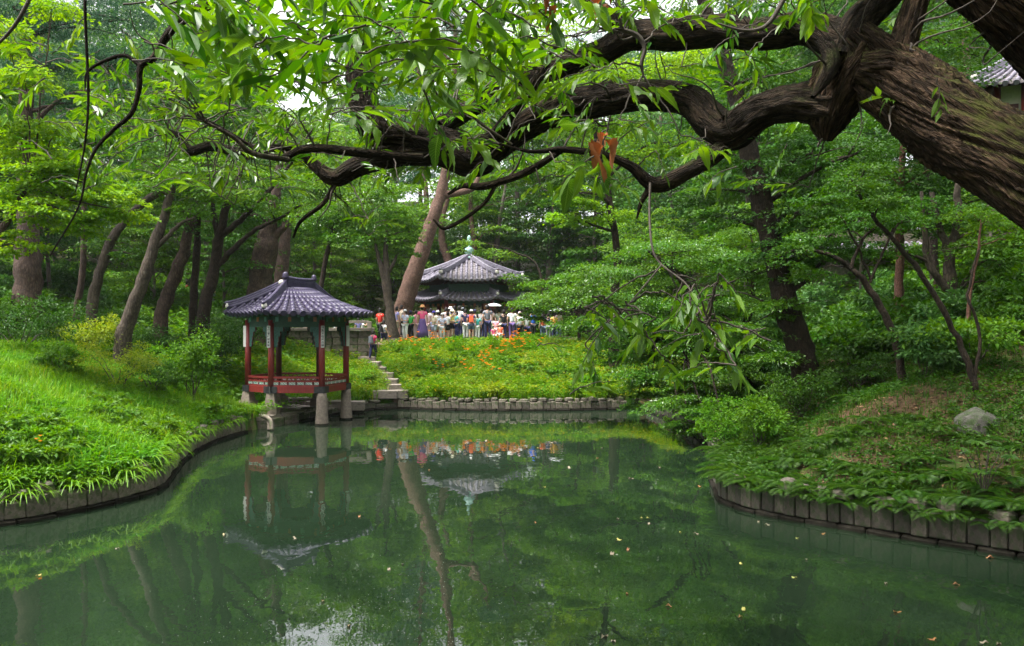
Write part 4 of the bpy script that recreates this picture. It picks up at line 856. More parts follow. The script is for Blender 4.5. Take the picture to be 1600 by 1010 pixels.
T('backlit_tree', 'bright backlit tree whose leaves glow behind the chestnut boughs', 34, [[(960, 470, 14), (965, 400, 12), (950, 300, 10), (930, 200, 8), (920, 100, 5)]],
  [(940, 120, 80, 26, 1700), (1020, 110, 70, 24, 1500), (880, 150, 70, 24, 1500), (1040, 150, 60, 18, 1100), (960, 190, 60, 16, 1000), (850, 60, 80, 26, 1500), (1090, 100, 50, 22, 900), (900, 250, 60, 20, 1000), (900, 300, 40, 22, 900), (990, 240, 60, 20, 1000), (1060, 220, 60, 20, 1000), (940, 330, 50, 20, 900), (880, 340, 30, 14, 500)], M['lf_lime'], M['bark_limb'], .15, .11, 'layer', limbr=.07)
# ---- the tree that leans over the far right of the pond, with layered glossy leaves
T('hornbeam_tree', 'hornbeam with layered glossy small leaves hanging low over the pond', 24.5, [[(1180, 640, 26), (1160, 590, 22), (1130, 530, 18), (1090, 470, 14), (1050, 420, 9), (1010, 390, 5)], [(1140, 550, 14), (1080, 540, 11), (1010, 530, 8), (950, 525, 4)], [(1150, 570, 14), (1170, 490, 11), (1180, 420, 8)]],
  [(960, 425, 90, 16, 2600, .8), (1050, 395, 100, 18, 2900, .4), (1140, 415, 90, 20, 2400, .2), (900, 462, 74, 14, 1900, 1.2), (1000, 465, 100, 18, 2800, 0), (1090, 470, 100, 20, 2600, -.4), (930, 505, 70, 14, 1700, .8), (1020, 515, 90, 18, 2300, -.3), (1110, 525, 100, 20, 2500, -.8), (960, 548, 60, 14, 1300, .2), (1040, 565, 80, 18, 1900, -.6), (1130, 580, 80, 20, 1900, -1.0), (1015, 605, 40, 16, 900, -.2), (1080, 610, 60, 18, 1200, -.9), (845, 470, 46, 11, 800, 2.0), (835, 492, 36, 8, 500, 2.2), (1185, 420, 62, 16, 1100, -4.6), (1225, 480, 52, 14, 800, -5.4), (1165, 515, 60, 16, 1000, -4.8), (1215, 560, 46, 14, 650, -5.6), (1120, 470, 70, 16, 1100, -3.5), (1060, 632, 56, 16, 1100, -2.5), (1105, 655, 46, 18, 1000, -3.5), (1070, 668, 30, 12, 500, -3.0), (1135, 690, 36, 16, 700, -4.2), (1020, 585, 56, 14, 1000, -1.0), (1085, 590, 60, 16, 1100, -2.0), (1190, 470, 80, 24, 1700, .5), (1190, 540, 70, 24, 1400, .2), (990, 640, 22, 12, 350, -.1), (1150, 620, 50, 16, 800, -1.2), (1170, 360, 80, 22, 1600, .8)],
  M['lf_gloss'], M['bark_limb'], .088, .058, 'layer', 'diamond', dens=2.1, limbr=.05)
T('arching_maple', 'light maple sprays arching low across the leaning pine and green finial', 46, [[(852, 520, 5), (848, 450, 4.5), (835, 410, 3.5), (800, 392, 2.5)]], [(735, 378, 22, 5, 260), (760, 392, 26, 6, 320), (790, 400, 26, 7, 320), (800, 430, 24, 8, 300), (715, 392, 14, 4, 120), (820, 445, 26, 8, 380), (812, 470, 22, 6, 280)], M['lf_far'], M['bark_limb'], .17, .11, limbr=.03)
T('young_hornbeam', 'thin dark sapling with light leaves at the right end of the crowd', 40, [[(905, 560, 6), (905, 500, 5), (900, 450, 4)]], [(840, 450, 34, 10, 700), (880, 440, 40, 12, 900), (920, 460, 40, 12, 800), (860, 480, 34, 8, 500), (905, 500, 40, 10, 700), (940, 530, 40, 14, 700), (880, 540, 30, 14, 500)], M['lf_mid'], M['bark_limb'], .12, .085)
# ---- right side
T('stout_tree', 'stout dark trunk standing behind the hornbeam on the shaded slope', 19.5, [[(1262, 600, 44), (1245, 530, 40), (1222, 450, 36), (1195, 340, 34), (1172, 250, 30), (1150, 150, 26), (1120, 60, 20), (1085, -30, 14)]],
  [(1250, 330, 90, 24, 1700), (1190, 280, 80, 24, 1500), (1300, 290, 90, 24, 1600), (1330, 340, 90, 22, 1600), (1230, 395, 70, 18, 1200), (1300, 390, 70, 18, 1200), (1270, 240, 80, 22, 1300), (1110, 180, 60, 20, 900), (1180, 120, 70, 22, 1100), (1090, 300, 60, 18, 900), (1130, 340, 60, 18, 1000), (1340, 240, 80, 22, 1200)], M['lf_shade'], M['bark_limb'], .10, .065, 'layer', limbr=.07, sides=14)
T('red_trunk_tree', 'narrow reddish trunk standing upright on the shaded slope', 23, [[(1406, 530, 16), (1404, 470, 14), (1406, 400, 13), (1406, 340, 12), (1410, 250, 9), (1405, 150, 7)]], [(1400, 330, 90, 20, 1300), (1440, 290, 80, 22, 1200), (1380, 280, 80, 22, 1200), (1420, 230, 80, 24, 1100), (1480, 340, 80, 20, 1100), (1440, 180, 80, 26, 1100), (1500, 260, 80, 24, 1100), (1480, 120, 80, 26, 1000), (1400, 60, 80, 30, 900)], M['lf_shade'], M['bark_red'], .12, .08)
T('twin_tree', 'grey trunk splitting in two low down, beyond the thin sloping stems', 21, [[(1502, 530, 24), (1496, 490, 22), (1486, 445, 20), (1482, 395, 15), (1470, 360, 10), (1455, 300, 7)], [(1490, 460, 15), (1470, 440, 12), (1450, 410, 11), (1444, 360, 8), (1440, 300, 5)], [(1483, 400, 12), (1496, 340, 12), (1497, 290, 10), (1500, 220, 6)]],
  [(1530, 380, 70, 18, 1300), (1570, 410, 70, 20, 1300), (1500, 340, 70, 20, 1200), (1590, 360, 60, 20, 1000), (1540, 440, 60, 16, 900), (1600, 450, 60, 18, 900), (1450, 330, 70, 18, 1000), (1390, 390, 50, 12, 500)], M['lf_deep'], M['bark_grey'], .095, .065)
T('curved_sapling', 'thin dark stem curving left with low arching branches on the right slope', 17, [[(1418, 640, 14), (1410, 590, 13), (1398, 530, 12), (1372, 470, 11), (1340, 430, 9), (1305, 402, 7), (1260, 392, 5), (1210, 398, 3)], [(1330, 420, 6), (1345, 380, 5), (1375, 350, 4), (1400, 335, 2)], [(1362, 440, 5), (1380, 395, 4), (1398, 352, 2.5)], [(1362, 440, 4), (1340, 385, 3.5), (1312, 335, 2.5)]],
  [(1290, 370, 60, 14, 1000), (1340, 340, 60, 14, 1000), (1240, 400, 60, 14, 900), (1390, 330, 50, 14, 800), (1270, 430, 50, 12, 600)], M['lf_deep'], M['bark_limb'], .075, .05, limbr=.03)
T('sloping_sapling', 'slender stem sloping up to the left across the right bank', 15, [[(1538, 690, 10), (1532, 640, 10), (1512, 570, 10), (1482, 500, 9), (1440, 430, 8), (1392, 370, 7), (1352, 320, 5), (1330, 280, 3)], [(1524, 600, 5), (1530, 520, 5), (1512, 460, 4), (1530, 390, 3)]],
  [(1330, 290, 60, 14, 1100), (1380, 310, 60, 14, 1100), (1290, 320, 50, 14, 800), (1420, 340, 45, 12, 600), (1350, 265, 50, 14, 700)], M['lf_deep'], M['bark_limb'], .07, .048, limbr=.025)
T('reddish_sapling', 'thin reddish stem standing right of the split trunk', 17.5, [[(1510, 530, 7), (1515, 470, 6), (1524, 410, 5), (1534, 350, 3)]], [(1550, 350, 50, 14, 700), (1520, 335, 45, 12, 600), (1590, 380, 50, 14, 700)], M['lf_mid'], M['bark_red'], .08, .055, limbr=.02)
T('hill_tree', 'leafy dark tree filling the gap under the arching trunk', 27, [[(1460, 420, 14), (1455, 300, 12), (1440, 180, 9), (1450, 60, 6)]], [(1450, 130, 60, 24, 900), (1420, 90, 50, 22, 700), (1480, 70, 60, 24, 800), (1530, 90, 40, 18, 450), (1440, 200, 60, 22, 800), (1500, 40, 50, 20, 600), (1390, 180, 60, 20, 800), (1520, 190, 40, 14, 400), (1560, 240, 50, 20, 600), (1590, 300, 50, 20, 600)], M['lf_deep'], M['bark_limb'], .13, .09)
# ------------------------------------------------------------------ the old chestnut whose limbs hang across the view
def bark_tube(tb, pts, n, per, amp, lump=.08, seed=0, twist=.6):
    """limb with lengthwise bark ridges; pts are (px, py, width px, Y)"""
    q = np.array([(*P(a, b, y), w / 2 / FPX * y) for a, b, w, y in pts]); p = catmull(q, per); m = len(p)
    s = np.concatenate([[0], np.cumsum(np.linalg.norm(np.diff(p[:, :3], axis=0), axis=1))]); cr = np.ones((m, n))
    for i in range(m):
        r = max(p[i, 3], .01)
        for j in range(n):
            a = 2 * math.pi * j / n + twist * s[i]; ca, sa = math.cos(a), math.sin(a); k = 2.6 + r * 15
            rid = 1 - abs(noise.noise((ca * k + seed, sa * k, s[i] * 1.5))) * 2; fine = noise.noise((ca * k * 2.6, sa * k * 2.6 + seed, s[i] * 2.4))
            big = noise.noise((ca * .9 + seed, sa * .9, s[i] * 1.4))
            cr[i, j] = 1 + amp * (rid - .45) + amp * .45 * fine + lump * big
    tb.add(p[:, :3], np.maximum(p[:, 3], .004), n, cr, uv=True); return p
ch = empty('chestnut_tree', (5.7, 3.9, H(5.7, 3.9))); tag(ch, 'old chestnut with massive dark leaning trunk and limbs stretching across over the pond', 'tree')
CP = []      # limb points for the twigs
def limb(name, pts, n, per, amp, mat, lump=.08, seed=0, keep=True):
    tb = Tubes(); p = bark_tube(tb, pts, n, per, amp, lump, seed)
    if keep: CP.append(p)
    return tb.build(name, mat, ch, ch.location)
limb('trunk', [(2500, 1060, 250, 4.0), (2250, 830, 205, 4.3), (1950, 570, 172, 4.75), (1720, 356, 138, 5.3), (1600, 266, 127, 5.6), (1500, 205, 126, 5.95), (1430, 154, 114, 6.2), (1375, 110, 98, 6.4), (1330, 66, 72, 6.5)], 150, 46, .13, M['bark_big'], .12, 1)
limb('limb', [(1980, 560, 124, 4.75), (1880, 400, 120, 5.3), (1765, 225, 116, 5.9), (1690, 118, 112, 6.1), (1628, 52, 108, 6.2), (1568, -4, 102, 6.2), (1490, -56, 92, 6.3), (1360, -120, 76, 6.3), (1100, -150, 50, 5.4)], 110, 26, .13, M['bark_big'], .10, 5)
limb('limb', [(1393, 122, 60, 6.28), (1404, 88, 46, 6.28), (1418, 45, 38, 6.3), (1434, -5, 35, 6.3), (1452, -70, 30, 6.3)], 40, 16, .14, M['bark_big'], .05, 9)
limb('limb', [(1322, 96, 66, 6.5), (1340, 40, 52, 6.5), (1385, -6, 44, 6.5), (1450, -80, 38, 6.5)], 40, 14, .14, M['bark_bough'], .06, 12)
limb('burl', [(1352, 70, 74, 6.45), (1325, 118, 88, 6.55), (1306, 160, 74, 6.62), (1293, 196, 50, 6.68), (1289, 220, 20, 6.7)], 80, 22, .18, M['bark_big'], .30, 15)
limb('burl', [(1340, 104, 40, 6.3), (1375, 112, 70, 6.27), (1412, 118, 62, 6.22), (1436, 126, 30, 6.15)], 72, 18, .20, M['bark_big'], .30, 18)
limb('limb', [(1310, 165, 70, 6.6), (1250, 160, 56, 6.8), (1190, 174, 52, 7.0), (1142, 206, 56, 7.2), (1112, 190, 54, 7.3), (1080, 160, 48, 7.4), (1020, 148, 47, 7.5), (950, 154, 48, 7.6), (890, 168, 48, 7.7), (830, 192, 44, 7.8), (775, 226, 48, 7.9), (740, 248, 54, 7.9), (690, 228, 54, 7.9), (640, 216, 48, 7.9), (592, 206, 50, 7.9), (571, 172, 46, 7.9), (563, 122, 42, 7.9), (560, 70, 32, 7.9), (552, 0, 24, 7.9), (545, -60, 16, 7.9)], 44, 12, .16, M['bark_bough'], .12, 21)
limb('limb', [(700, 236, 48, 7.9), (625, 240, 38, 7.9), (562, 258, 32, 7.8), (525, 278, 27, 7.8), (495, 262, 19, 7.8), (470, 241, 14, 7.8), (430, 232, 12, 7.7), (375, 238, 13, 7.6), (330, 228, 15, 7.6), (297, 236, 15, 7.6), (280, 214, 10, 7.6), (262, 205, 7, 7.6)], 20, 9, .14, M['bark_bough'], .14, 24)
limb('limb', [(660, 248, 15, 7.6), (600, 243, 14, 7.5), (540, 236, 15, 7.4), (480, 233, 14, 7.3), (442, 247, 12, 7.3), (410, 240, 9, 7.2), (385, 224, 6, 7.2), (330, 192, 5, 7.1), (290, 180, 3, 7.1)], 14, 8, .10, M['bark_bough'], .10, 27)
limb('limb', [(1335, 74, 62, 6.5), (1262, 46, 50, 6.8), (1190, 54, 48, 7.0), (1120, 48, 48, 7.2), (1050, 54, 48, 7.4), (990, 56, 43, 7.6), (930, 86, 36, 7.8), (870, 106, 34, 8.0), (800, 132, 29, 8.1), (740, 167, 27, 8.2), (690, 200, 27, 8.1)], 40, 12, .16, M['bark_bough'], .10, 30)
limb('limb', [(1000, 54, 36, 7.55), (955, 28, 27, 7.6), (890, -20, 20, 7.6), (800, -70, 14, 7.4)], 18, 8, .12, M['bark_bough'], .08, 33)
limb('limb', [(866, 70, 13, 7.5), (836, 130, 16, 7.5), (800, 176, 18, 7.6), (765, 222, 20, 7.85)], 14, 8, .10, M['bark_bough'], .06, 36)
limb('limb', [(1232, 36, 26, 6.6), (1280, 58, 24, 6.5), (1301, 94, 25, 6.4), (1288, 126, 18, 6.35), (1270, 152, 7, 6.3)], 18, 9, .10, M['bark_bough'], .06, 39)
limb('limb', [(1142, 206, 34, 7.2), (1120, 240, 28, 7.2), (1075, 268, 25, 7.1), (1035, 288, 25, 7.1), (1012, 284, 21, 7.1), (985, 260, 15, 7.1), (940, 242, 12, 7.1), (880, 234, 10, 7.1), (830, 237, 6, 7.0), (780, 225, 4, 7.0)], 20, 9, .12, M['bark_bough'], .08, 42)
limb('limb', [(1020, 290, 13, 7.1), (1003, 314, 8, 7.1), (995, 342, 3, 7.1)], 10, 6, .08, M['bark_bough'], .05, 45)
limb('limb', [(880, 234, 9, 7.1), (825, 268, 12, 7.3), (780, 285, 12, 7.4), (750, 292, 12, 7.4), (722, 291, 8, 7.4), (700, 304, 4, 7.4)], 12, 8, .08, M['bark_bough'], .06, 48)
limb('limb', [(775, 288, 6, 7.4), (760, 314, 6, 7.4), (735, 336, 6, 7.4), (706, 353, 6, 7.4), (691, 357, 5, 7.4), (677, 343, 2.5, 7.4)], 10, 7, .08, M['bark_bough'], .06, 51)
limb('limb', [(527, 280, 9, 7.8), (505, 318, 7, 7.8), (470, 346, 6, 7.8), (458, 372, 3, 7.8)], 9, 7, .08, M['bark_bough'], .06, 54)
limb('limb', [(1100, -150, 50, 5.4), (900, -130, 36, 4.7), (700, -110, 28, 4.4), (520, -80, 24, 4.5), (390, -25, 20, 4.9), (302, 20, 16, 5.2), (264, 52, 13, 5.2), (241, 90, 10.5, 5.2), (220, 104, 10, 5.2), (217, 140, 8, 5.2), (205, 178, 7, 5.2), (175, 205, 6, 5.2), (150, 233, 5, 5.2), (135, 270, 4, 5.2), (122, 325, 3, 5.2), (78, 400, 2, 5.2)], 14, 9, .10, M['bark_bough'], .06, 57)
limb('limb', [(220, 104, 7, 5.2), (195, 87, 6.5, 5.2), (160, 97, 5.5, 5.2), (136, 114, 4, 5.2), (133, 140, 2, 5.2)], 9, 7, .08, M['bark_bough'], .06, 60)
limb('limb', [(135, -40, 5, 5.2), (133, 20, 5, 5.2), (138, 150, 4, 5.2), (132, 230, 3, 5.2), (118, 300, 2, 5.2)], 7, 6, .05, M['bark_bough'], .06, 61, False)
limb('limb', [(970, 46, 8, 5.6), (996, 56, 8, 5.6), (1007, 76, 6.5, 5.6), (1002, 100, 6, 5.6), (1006, 120, 2.5, 5.6)], 9, 7, .08, M['bark_twig'], .06, 63)
limb('limb', [(1230, -10, 8, 4.6), (1200, 38, 7, 4.6), (1165, 48, 5, 4.6), (1121, 37, 2.5, 4.6)], 9, 7, .08, M['bark_twig'], .06, 66)
limb('limb', [(1016, 286, 4.5, 6.2), (1015, 340, 4, 6.1), (1020, 390, 3.6, 5.9), (1034, 414, 3.2, 5.8), (1072, 444, 2.8, 5.4), (1090, 480, 2.6, 5.2), (1120, 530, 2.2, 4.8)], 7, 7, .06, M['bark_twig'], .06, 69)
limb('limb', [(1034, 414, 2.8, 5.8), (1000, 455, 2.5, 5.4), (970, 490, 2, 5.0)], 7, 6, .06, M['bark_twig'], .06, 70)
limb('limb', [(60, -30, 6, 5.0), (32, 26, 6, 5.0), (6, 60, 5, 5.0), (-30, 90, 4, 5.0)], 9, 6, .08, M['bark_twig'], .06, 72)
limb('limb', [(320, 190, 5, 6.6), (365, 215, 7, 6.7), (395, 240, 8, 6.8), (450, 250, 9, 7.2)], 9, 7, .08, M['bark_grey'], .06, 73)
limb('limb', [(690, 160, 4, 6.0), (722, 165, 5, 6.0), (750, 192, 5, 6.0), (800, 226, 4, 6.0)], 8, 6, .08, M['bark_grey'], .06, 75)
CPA = np.concatenate(CP)

def chestnut_leafmat():
    m, t, o = nt('chestnut leaf'); L = t.links.new
    uv = N(t, 'ShaderNodeTexCoord'); sp = N(t, 'ShaderNodeSeparateXYZ'); L(uv.outputs['UV'], sp.inputs[0])
    ab = N(t, 'ShaderNodeMath', operation='ABSOLUTE'); sb = N(t, 'ShaderNodeMath', operation='SUBTRACT'); L(sp.outputs['Y'], sb.inputs[0]); sb.inputs[1].default_value = .5; L(sb.outputs[0], ab.inputs[0])
    ma = N(t, 'ShaderNodeMath', operation='MULTIPLY_ADD'); L(ab.outputs[0], ma.inputs[0]); ma.inputs[1].default_value = -.35; L(sp.outputs['X'], ma.inputs[2])
    sn = N(t, 'ShaderNodeMath', operation='MULTIPLY'); L(ma.outputs[0], sn.inputs[0]); sn.inputs[1].default_value = 100.0
    si = N(t, 'ShaderNodeMath', operation='SINE'); L(sn.outputs[0], si.inputs[0])
    g = N(t, 'ShaderNodeNewGeometry'); oi = N(t, 'ShaderNodeObjectInfo'); ad = N(t, 'ShaderNodeMath', operation='ADD'); L(g.outputs['Random Per Island'], ad.inputs[0]); L(oi.outputs['Random'], ad.inputs[1]); fr = N(t, 'ShaderNodeMath', operation='FRACT'); L(ad.outputs[0], fr.inputs[0])
    rp = N(t, 'ShaderNodeValToRGB'); e = rp.color_ramp.elements; e[0].color = (.022, .085, .012, 1); e[1].color = (.14, .28, .012, 1); L(fr.outputs[0], rp.inputs['Fac'])
    pw = N(t, 'ShaderNodeMath', operation='POWER'); mx0 = N(t, 'ShaderNodeMath', operation='MAXIMUM'); L(si.outputs[0], mx0.inputs[0]); mx0.inputs[1].default_value = 0; L(mx0.outputs[0], pw.inputs[0]); pw.inputs[1].default_value = 3
    mid = N(t, 'ShaderNodeMapRange'); mid.inputs['From Max'].default_value = .05; mid.inputs['To Min'].default_value = 1; mid.inputs['To Max'].default_value = 0; L(ab.outputs[0], mid.inputs['Value'])
    m2 = N(t, 'ShaderNodeMath', operation='MAXIMUM'); ml = N(t, 'ShaderNodeMath', operation='MULTIPLY'); L(pw.outputs[0], ml.inputs[0]); ml.inputs[1].default_value = .45; L(ml.outputs[0], m2.inputs[0]); L(mid.outputs[0], m2.inputs[1])
    mx = N(t, 'ShaderNodeMixRGB'); L(m2.outputs[0], mx.inputs['Fac']); L(rp.outputs[0], mx.inputs['Color1']); mx.inputs['Color2'].default_value = (.17, .29, .06, 1)
    b = N(t, 'ShaderNodeBsdfPrincipled', Roughness=.36); b.inputs['Specular IOR Level'].default_value = .5; L(mx.outputs[0], b.inputs['Base Color'])
    bp = N(t, 'ShaderNodeBump', Strength=.5, Distance=.004); L(m2.outputs[0], bp.inputs['Height']); L(bp.outputs[0], b.inputs['Normal'])
    tr = N(t, 'ShaderNodeBsdfTranslucent'); h2 = N(t, 'ShaderNodeHueSaturation', Hue=.485, Saturation=1.1, Value=1.7); L(mx.outputs[0], h2.inputs['Color']); L(h2.outputs[0], tr.inputs['Color'])
    ms = N(t, 'ShaderNodeMixShader', Fac=.42); L(b.outputs[0], ms.inputs[1]); L(tr.outputs[0], ms.inputs[2]); L(ms.outputs[0], o.inputs['Surface']); return m
M['chestnut'] = chestnut_leafmat(); M['withered'] = leafmat('withered leaf', (.16, .05, .015), (.34, .14, .05), trans=.3, rough=.6)
def big_leaf(name, seed, droop, mat, curl=0.0, wid=.15):
    """toothed lance-shaped leaf, unit length along x"""
    r = random.Random(seed); K = 14; v = []; uv = []
    for i in range(K + 1):
        u = i / K; w = wid * (math.sin(math.pi * min(1, u * 1.02) ** .8) ** .85) if 0 < u < 1 else .002; w *= 1 + (.10 if i % 2 else -.05)
        z = -droop * u * u + .02 * math.sin(u * 7 + seed); fold = .30 * w; x = u * (1 - .12 * droop * u)
        for k, s in enumerate((-1, -.5, 0, .5, 1)):
            v.append((x, s * w, z + fold * abs(s) + curl * w * s * s * 2 * math.sin(u * 5 + seed) + .012 * math.sin(u * 40 + seed) * abs(s))); uv.append((u, .5 + s * .5))
    f = [(i * 5 + k, i * 5 + k + 1, i * 5 + k + 6, i * 5 + k + 5) for i in range(K) for k in range(4)]
    me = np_mesh(name, np.array(v), np.array(f), True, uv=np.array(uv)); me.materials.append(mat); return me
BIG = [big_leaf('leaf', i, .06 + .07 * i, M['chestnut'], curl=(0, .3, -.3, .5)[i % 4], wid=.14 + .014 * (i % 4)) for i in range(9)]
DRY = [big_leaf('withered_leaf', 30 + i, .5 + .15 * i, M['withered'], 1.6, .14) for i in range(3)]
nleaf = [0]; cfl = Leaves(); ctw = Tubes()
def cluster(px, py, Y, ang, n, L, big, spread=1.0, dry=False):
    """a leafy shoot: its tip region sits at the pixel; ang is its heading in the picture, 0 = right, 90 = down"""
    tip = np.array(tuple(P(px, py, Y))); a = R(ang); d = np.array([math.cos(a), rng.normal() * .35, -math.sin(a)]); d /= np.linalg.norm(d)
    ln = L * (1.1 + .12 * n); base = tip - d * ln
    pts = wob([base, (base + tip) / 2 + np.array([0, 0, .03]), tip], .006, 4); ctw.add(pts, np.linspace(.0055, .0018, len(pts)), 5)
    dd_ = np.linalg.norm(CPA[:, :3] - base + np.array([0, 0, -.15]), axis=1) * rng.uniform(1, 1.5, len(CPA)); j = int(np.argmin(dd_)); q = CPA[j, :3]; ds = np.linalg.norm(q - base)
    if ds < .6: w = wob([q, (q + base) / 2 + np.array([0, 0, .06 * ds]), base], .012 * ds, 5); ctw.add(w, np.linspace(.008, .0045, len(w)), 5)
    side = unit(np.cross(d, (0, 0, 1.0))[None])[0]
    for i in range(n):
        u = (i + .6) / n; p = base + d * ln * (.15 + .85 * u); s = 1 if i % 2 else -1; sp = (1.0 - .55 * u) * spread * rng.uniform(.75, 1.25)
        x = d * math.cos(sp) + side * s * math.sin(sp) + np.array([0, 0, -.22 + rng.normal() * .2]); x /= np.linalg.norm(x)
        z = np.array([0, 0, 1.0]) + rng.normal(size=3) * .3 - .25 * side * s; l = L * rng.uniform(.6, 1.25) * (.8 + .2 * math.sin(math.pi * u))
        if big and nleaf[0] < 296:
            nleaf[0] += 1; z = z - x * z.dot(x); z /= np.linalg.norm(z); y = np.cross(z, x)
            isdry = dry and i < 3; me = random.choice(DRY if isdry else BIG); o = bpy.data.objects.new('withered_leaf' if isdry else 'leaf', me); COL.objects.link(o); o.parent = ch
            if isdry: l *= .75
            o.matrix_local = Matrix.Translation(Vector(p) - ch.location) @ Matrix(np.stack([x, y, z], 1).tolist()).to_4x4() @ Matrix.Diagonal((l, l * rng.uniform(.85, 1.2), l, 1))
        else:
            cfl.add(p[None], x[None], z[None], l, l * .30)
NEAR = [(930, 300, 4.3, 100, 9, .185, 1), (870, 300, 4.6, 140, 6, .18, 0), (1160, 590, 4.7, 55, 9, .165, 0), (1085, 560, 4.9, 110, 6, .15, 0), (955, 520, 4.8, 150, 6, .15, 0), (905, 580, 4.9, 120, 6, .17, 0), (1010, 530, 5.0, 60, 6, .15, 0), (1130, 520, 5.0, 20, 6, .15, 0),
        (700, 245, 4.3, 70, 8, .18, 0), (650, 190, 4.6, 120, 6, .18, 0), (480, 170, 4.3, 160, 7, .19, 0), (590, 200, 4.8, 30, 6, .18, 0), (860, 205, 5.0, 170, 7, .18, 0), (905, 255, 5.0, 130, 7, .17, 1), (1040, 140, 4.9, 10, 6, .17, 0), (1030, 215, 5.4, 30, 6, .17, 0), (1130, 240, 5.6, 20, 7, .17, 0), (1100, 290, 5.7, 150, 6, .16, 0),
        (1270, 35, 4.3, 65, 7, .15, 0), (1360, 150, 6.0, 180, 7, .15, 0), (1470, 175, 5.3, 80, 5, .13, 0), (820, 300, 5.2, 160, 6, .17, 0), (765, 250, 5.3, 40, 6, .17, 0), (870, 45, 4.6, 70, 6, .17, 1), (935, 40, 4.8, 100, 6, .17, 1), (940, 15, 4.2, 30, 6, .17, 0), (1015, 5, 4.3, 60, 5, .16, 0), (780, 25, 4.2, 60, 7, .18, 0), (990, 300, 4.9, 20, 5, .16, 0)]
for a in NEAR: cluster(a[0], a[1], a[2], a[3], a[4], a[5], True, dry=bool(a[6]))
for i in range(105):
    px = 262 + (i * 137.5) % 560 + rng.normal() * 8; py = -30 + 165 * ((i * .618) % 1) ** 1.2
    cluster(px, py, rng.uniform(3.3, 4.8), (rng.uniform(135, 205) if rng.random() < .6 else rng.uniform(-15, 60)), 7, rng.uniform(.155, .20), i % 3 != 2)
def fill(n, x0, x1, y0, y1, Y0, Y1, L, k=9):
    for _ in range(n): cluster(rng.uniform(x0, x1), rng.uniform(y0, y1), rng.uniform(Y0, Y1), (rng.uniform(110, 215) if rng.random() < .55 else rng.uniform(-35, 80)), k, L * rng.uniform(.85, 1.15), False)
fill(110, 110, 420, 90, 300, 6.2, 8.6, .13); fill(60, 130, 300, 110, 290, 8, 10, .11, 11); fill(150, 250, 880, -40, 170, 4.8, 7.6, .15); fill(130, 400, 880, 130, 290, 7, 9.2, .14); fill(70, 820, 1250, -30, 130, 5.5, 9, .14)
fill(40, 840, 1240, 120, 300, 6.6, 8.8, .13); fill(8, 1180, 1500, -20, 60, 6.5, 8, .12); fill(10, 880, 1180, 440, 560, 5.5, 7, .12, 6); fill(24, 440, 620, 230, 350, 7.6, 9, .12); fill(16, 0, 140, 60, 260, 5.5, 8, .13)
fill(30, 800, 1030, -40, 45, 5, 7.5, .14); fill(20, 930, 1190, 470, 600, 4.6, 5.6, .15, 7)
for i in range(95):      # crooked side shoots and dead twigs along the limbs
    j = rng.integers(len(CPA) // 6, len(CPA)); q = CPA[j, :3]; r = CPA[j, 3]
    if q[0] > 4.2 or r < .022: continue
    d = unit(rng.normal(size=(1, 3)) * np.array([1, .8, .8]))[0]; ln = rng.uniform(.2, .85) * (1 if r < .1 else 1.2); p0 = q + d * r * .7; pts = [p0]
    for k in range(5): d = unit((d + rng.normal(size=3) * .42 + np.array([0, 0, .03]))[None])[0]; pts.append(pts[-1] + d * ln / 5)
    w = catmull(np.array(pts), 2); ctw.add(w, np.linspace(rng.uniform(.007, .016), .002, len(w)), 5)
tw = ctw.build('twigs', M['bark_twig'], ch, ch.location); tw['kind'] = 'stuff'
fo = cfl.build('foliage', M['lf_lime'], 'long', ch, ch.location); fo['kind'] = 'stuff'; M['ch_small'] = leafmat('small chestnut leaf', (.032, .115, .010), (.125, .26, .012), trans=.42, rough=.36, spec=.5); fo.data.materials[0] = M['ch_small']
# unseen chestnut crown, added above the view to shade right bank and near water
up = Leaves()
for _ in range(380):
    x = rng.uniform(-6, 14); y = rng.uniform(-3, 22)
    if (-5.2 < x < 1.0 and 2.0 < y < 8) or (x < -1 and y > 13): continue  # left open so the sun reaches the near leaves
    z = 3.3 + .41 * y + 2.2 + rng.uniform(0, 3.5)
    cl_round(up, (x, y, z), (1.5, 1.5, .8), 150, .22, .085)
uo = up.build('upper_shading_foliage', M['ch_small'], 'diamond', ch, ch.location); uo['kind'] = 'stuff'
ub = Tubes()
for e in ((1, 9, 11.5), (4, 13, 12.5), (8, 15, 13.5), (9, 9, 11), (2, 15, 13), (10, 18, 14.5), (6, 6, 9.5)):
    s = P(1470, -60, 6.3); w = wob([s, (s + Vector(e)) / 2 + Vector((0, 0, .6)), e], .08, 7); ub.add(w, np.linspace(.14, .03, len(w)), 8)
ub.build('upper_limbs', M['bark_limb'], ch, ch.location)
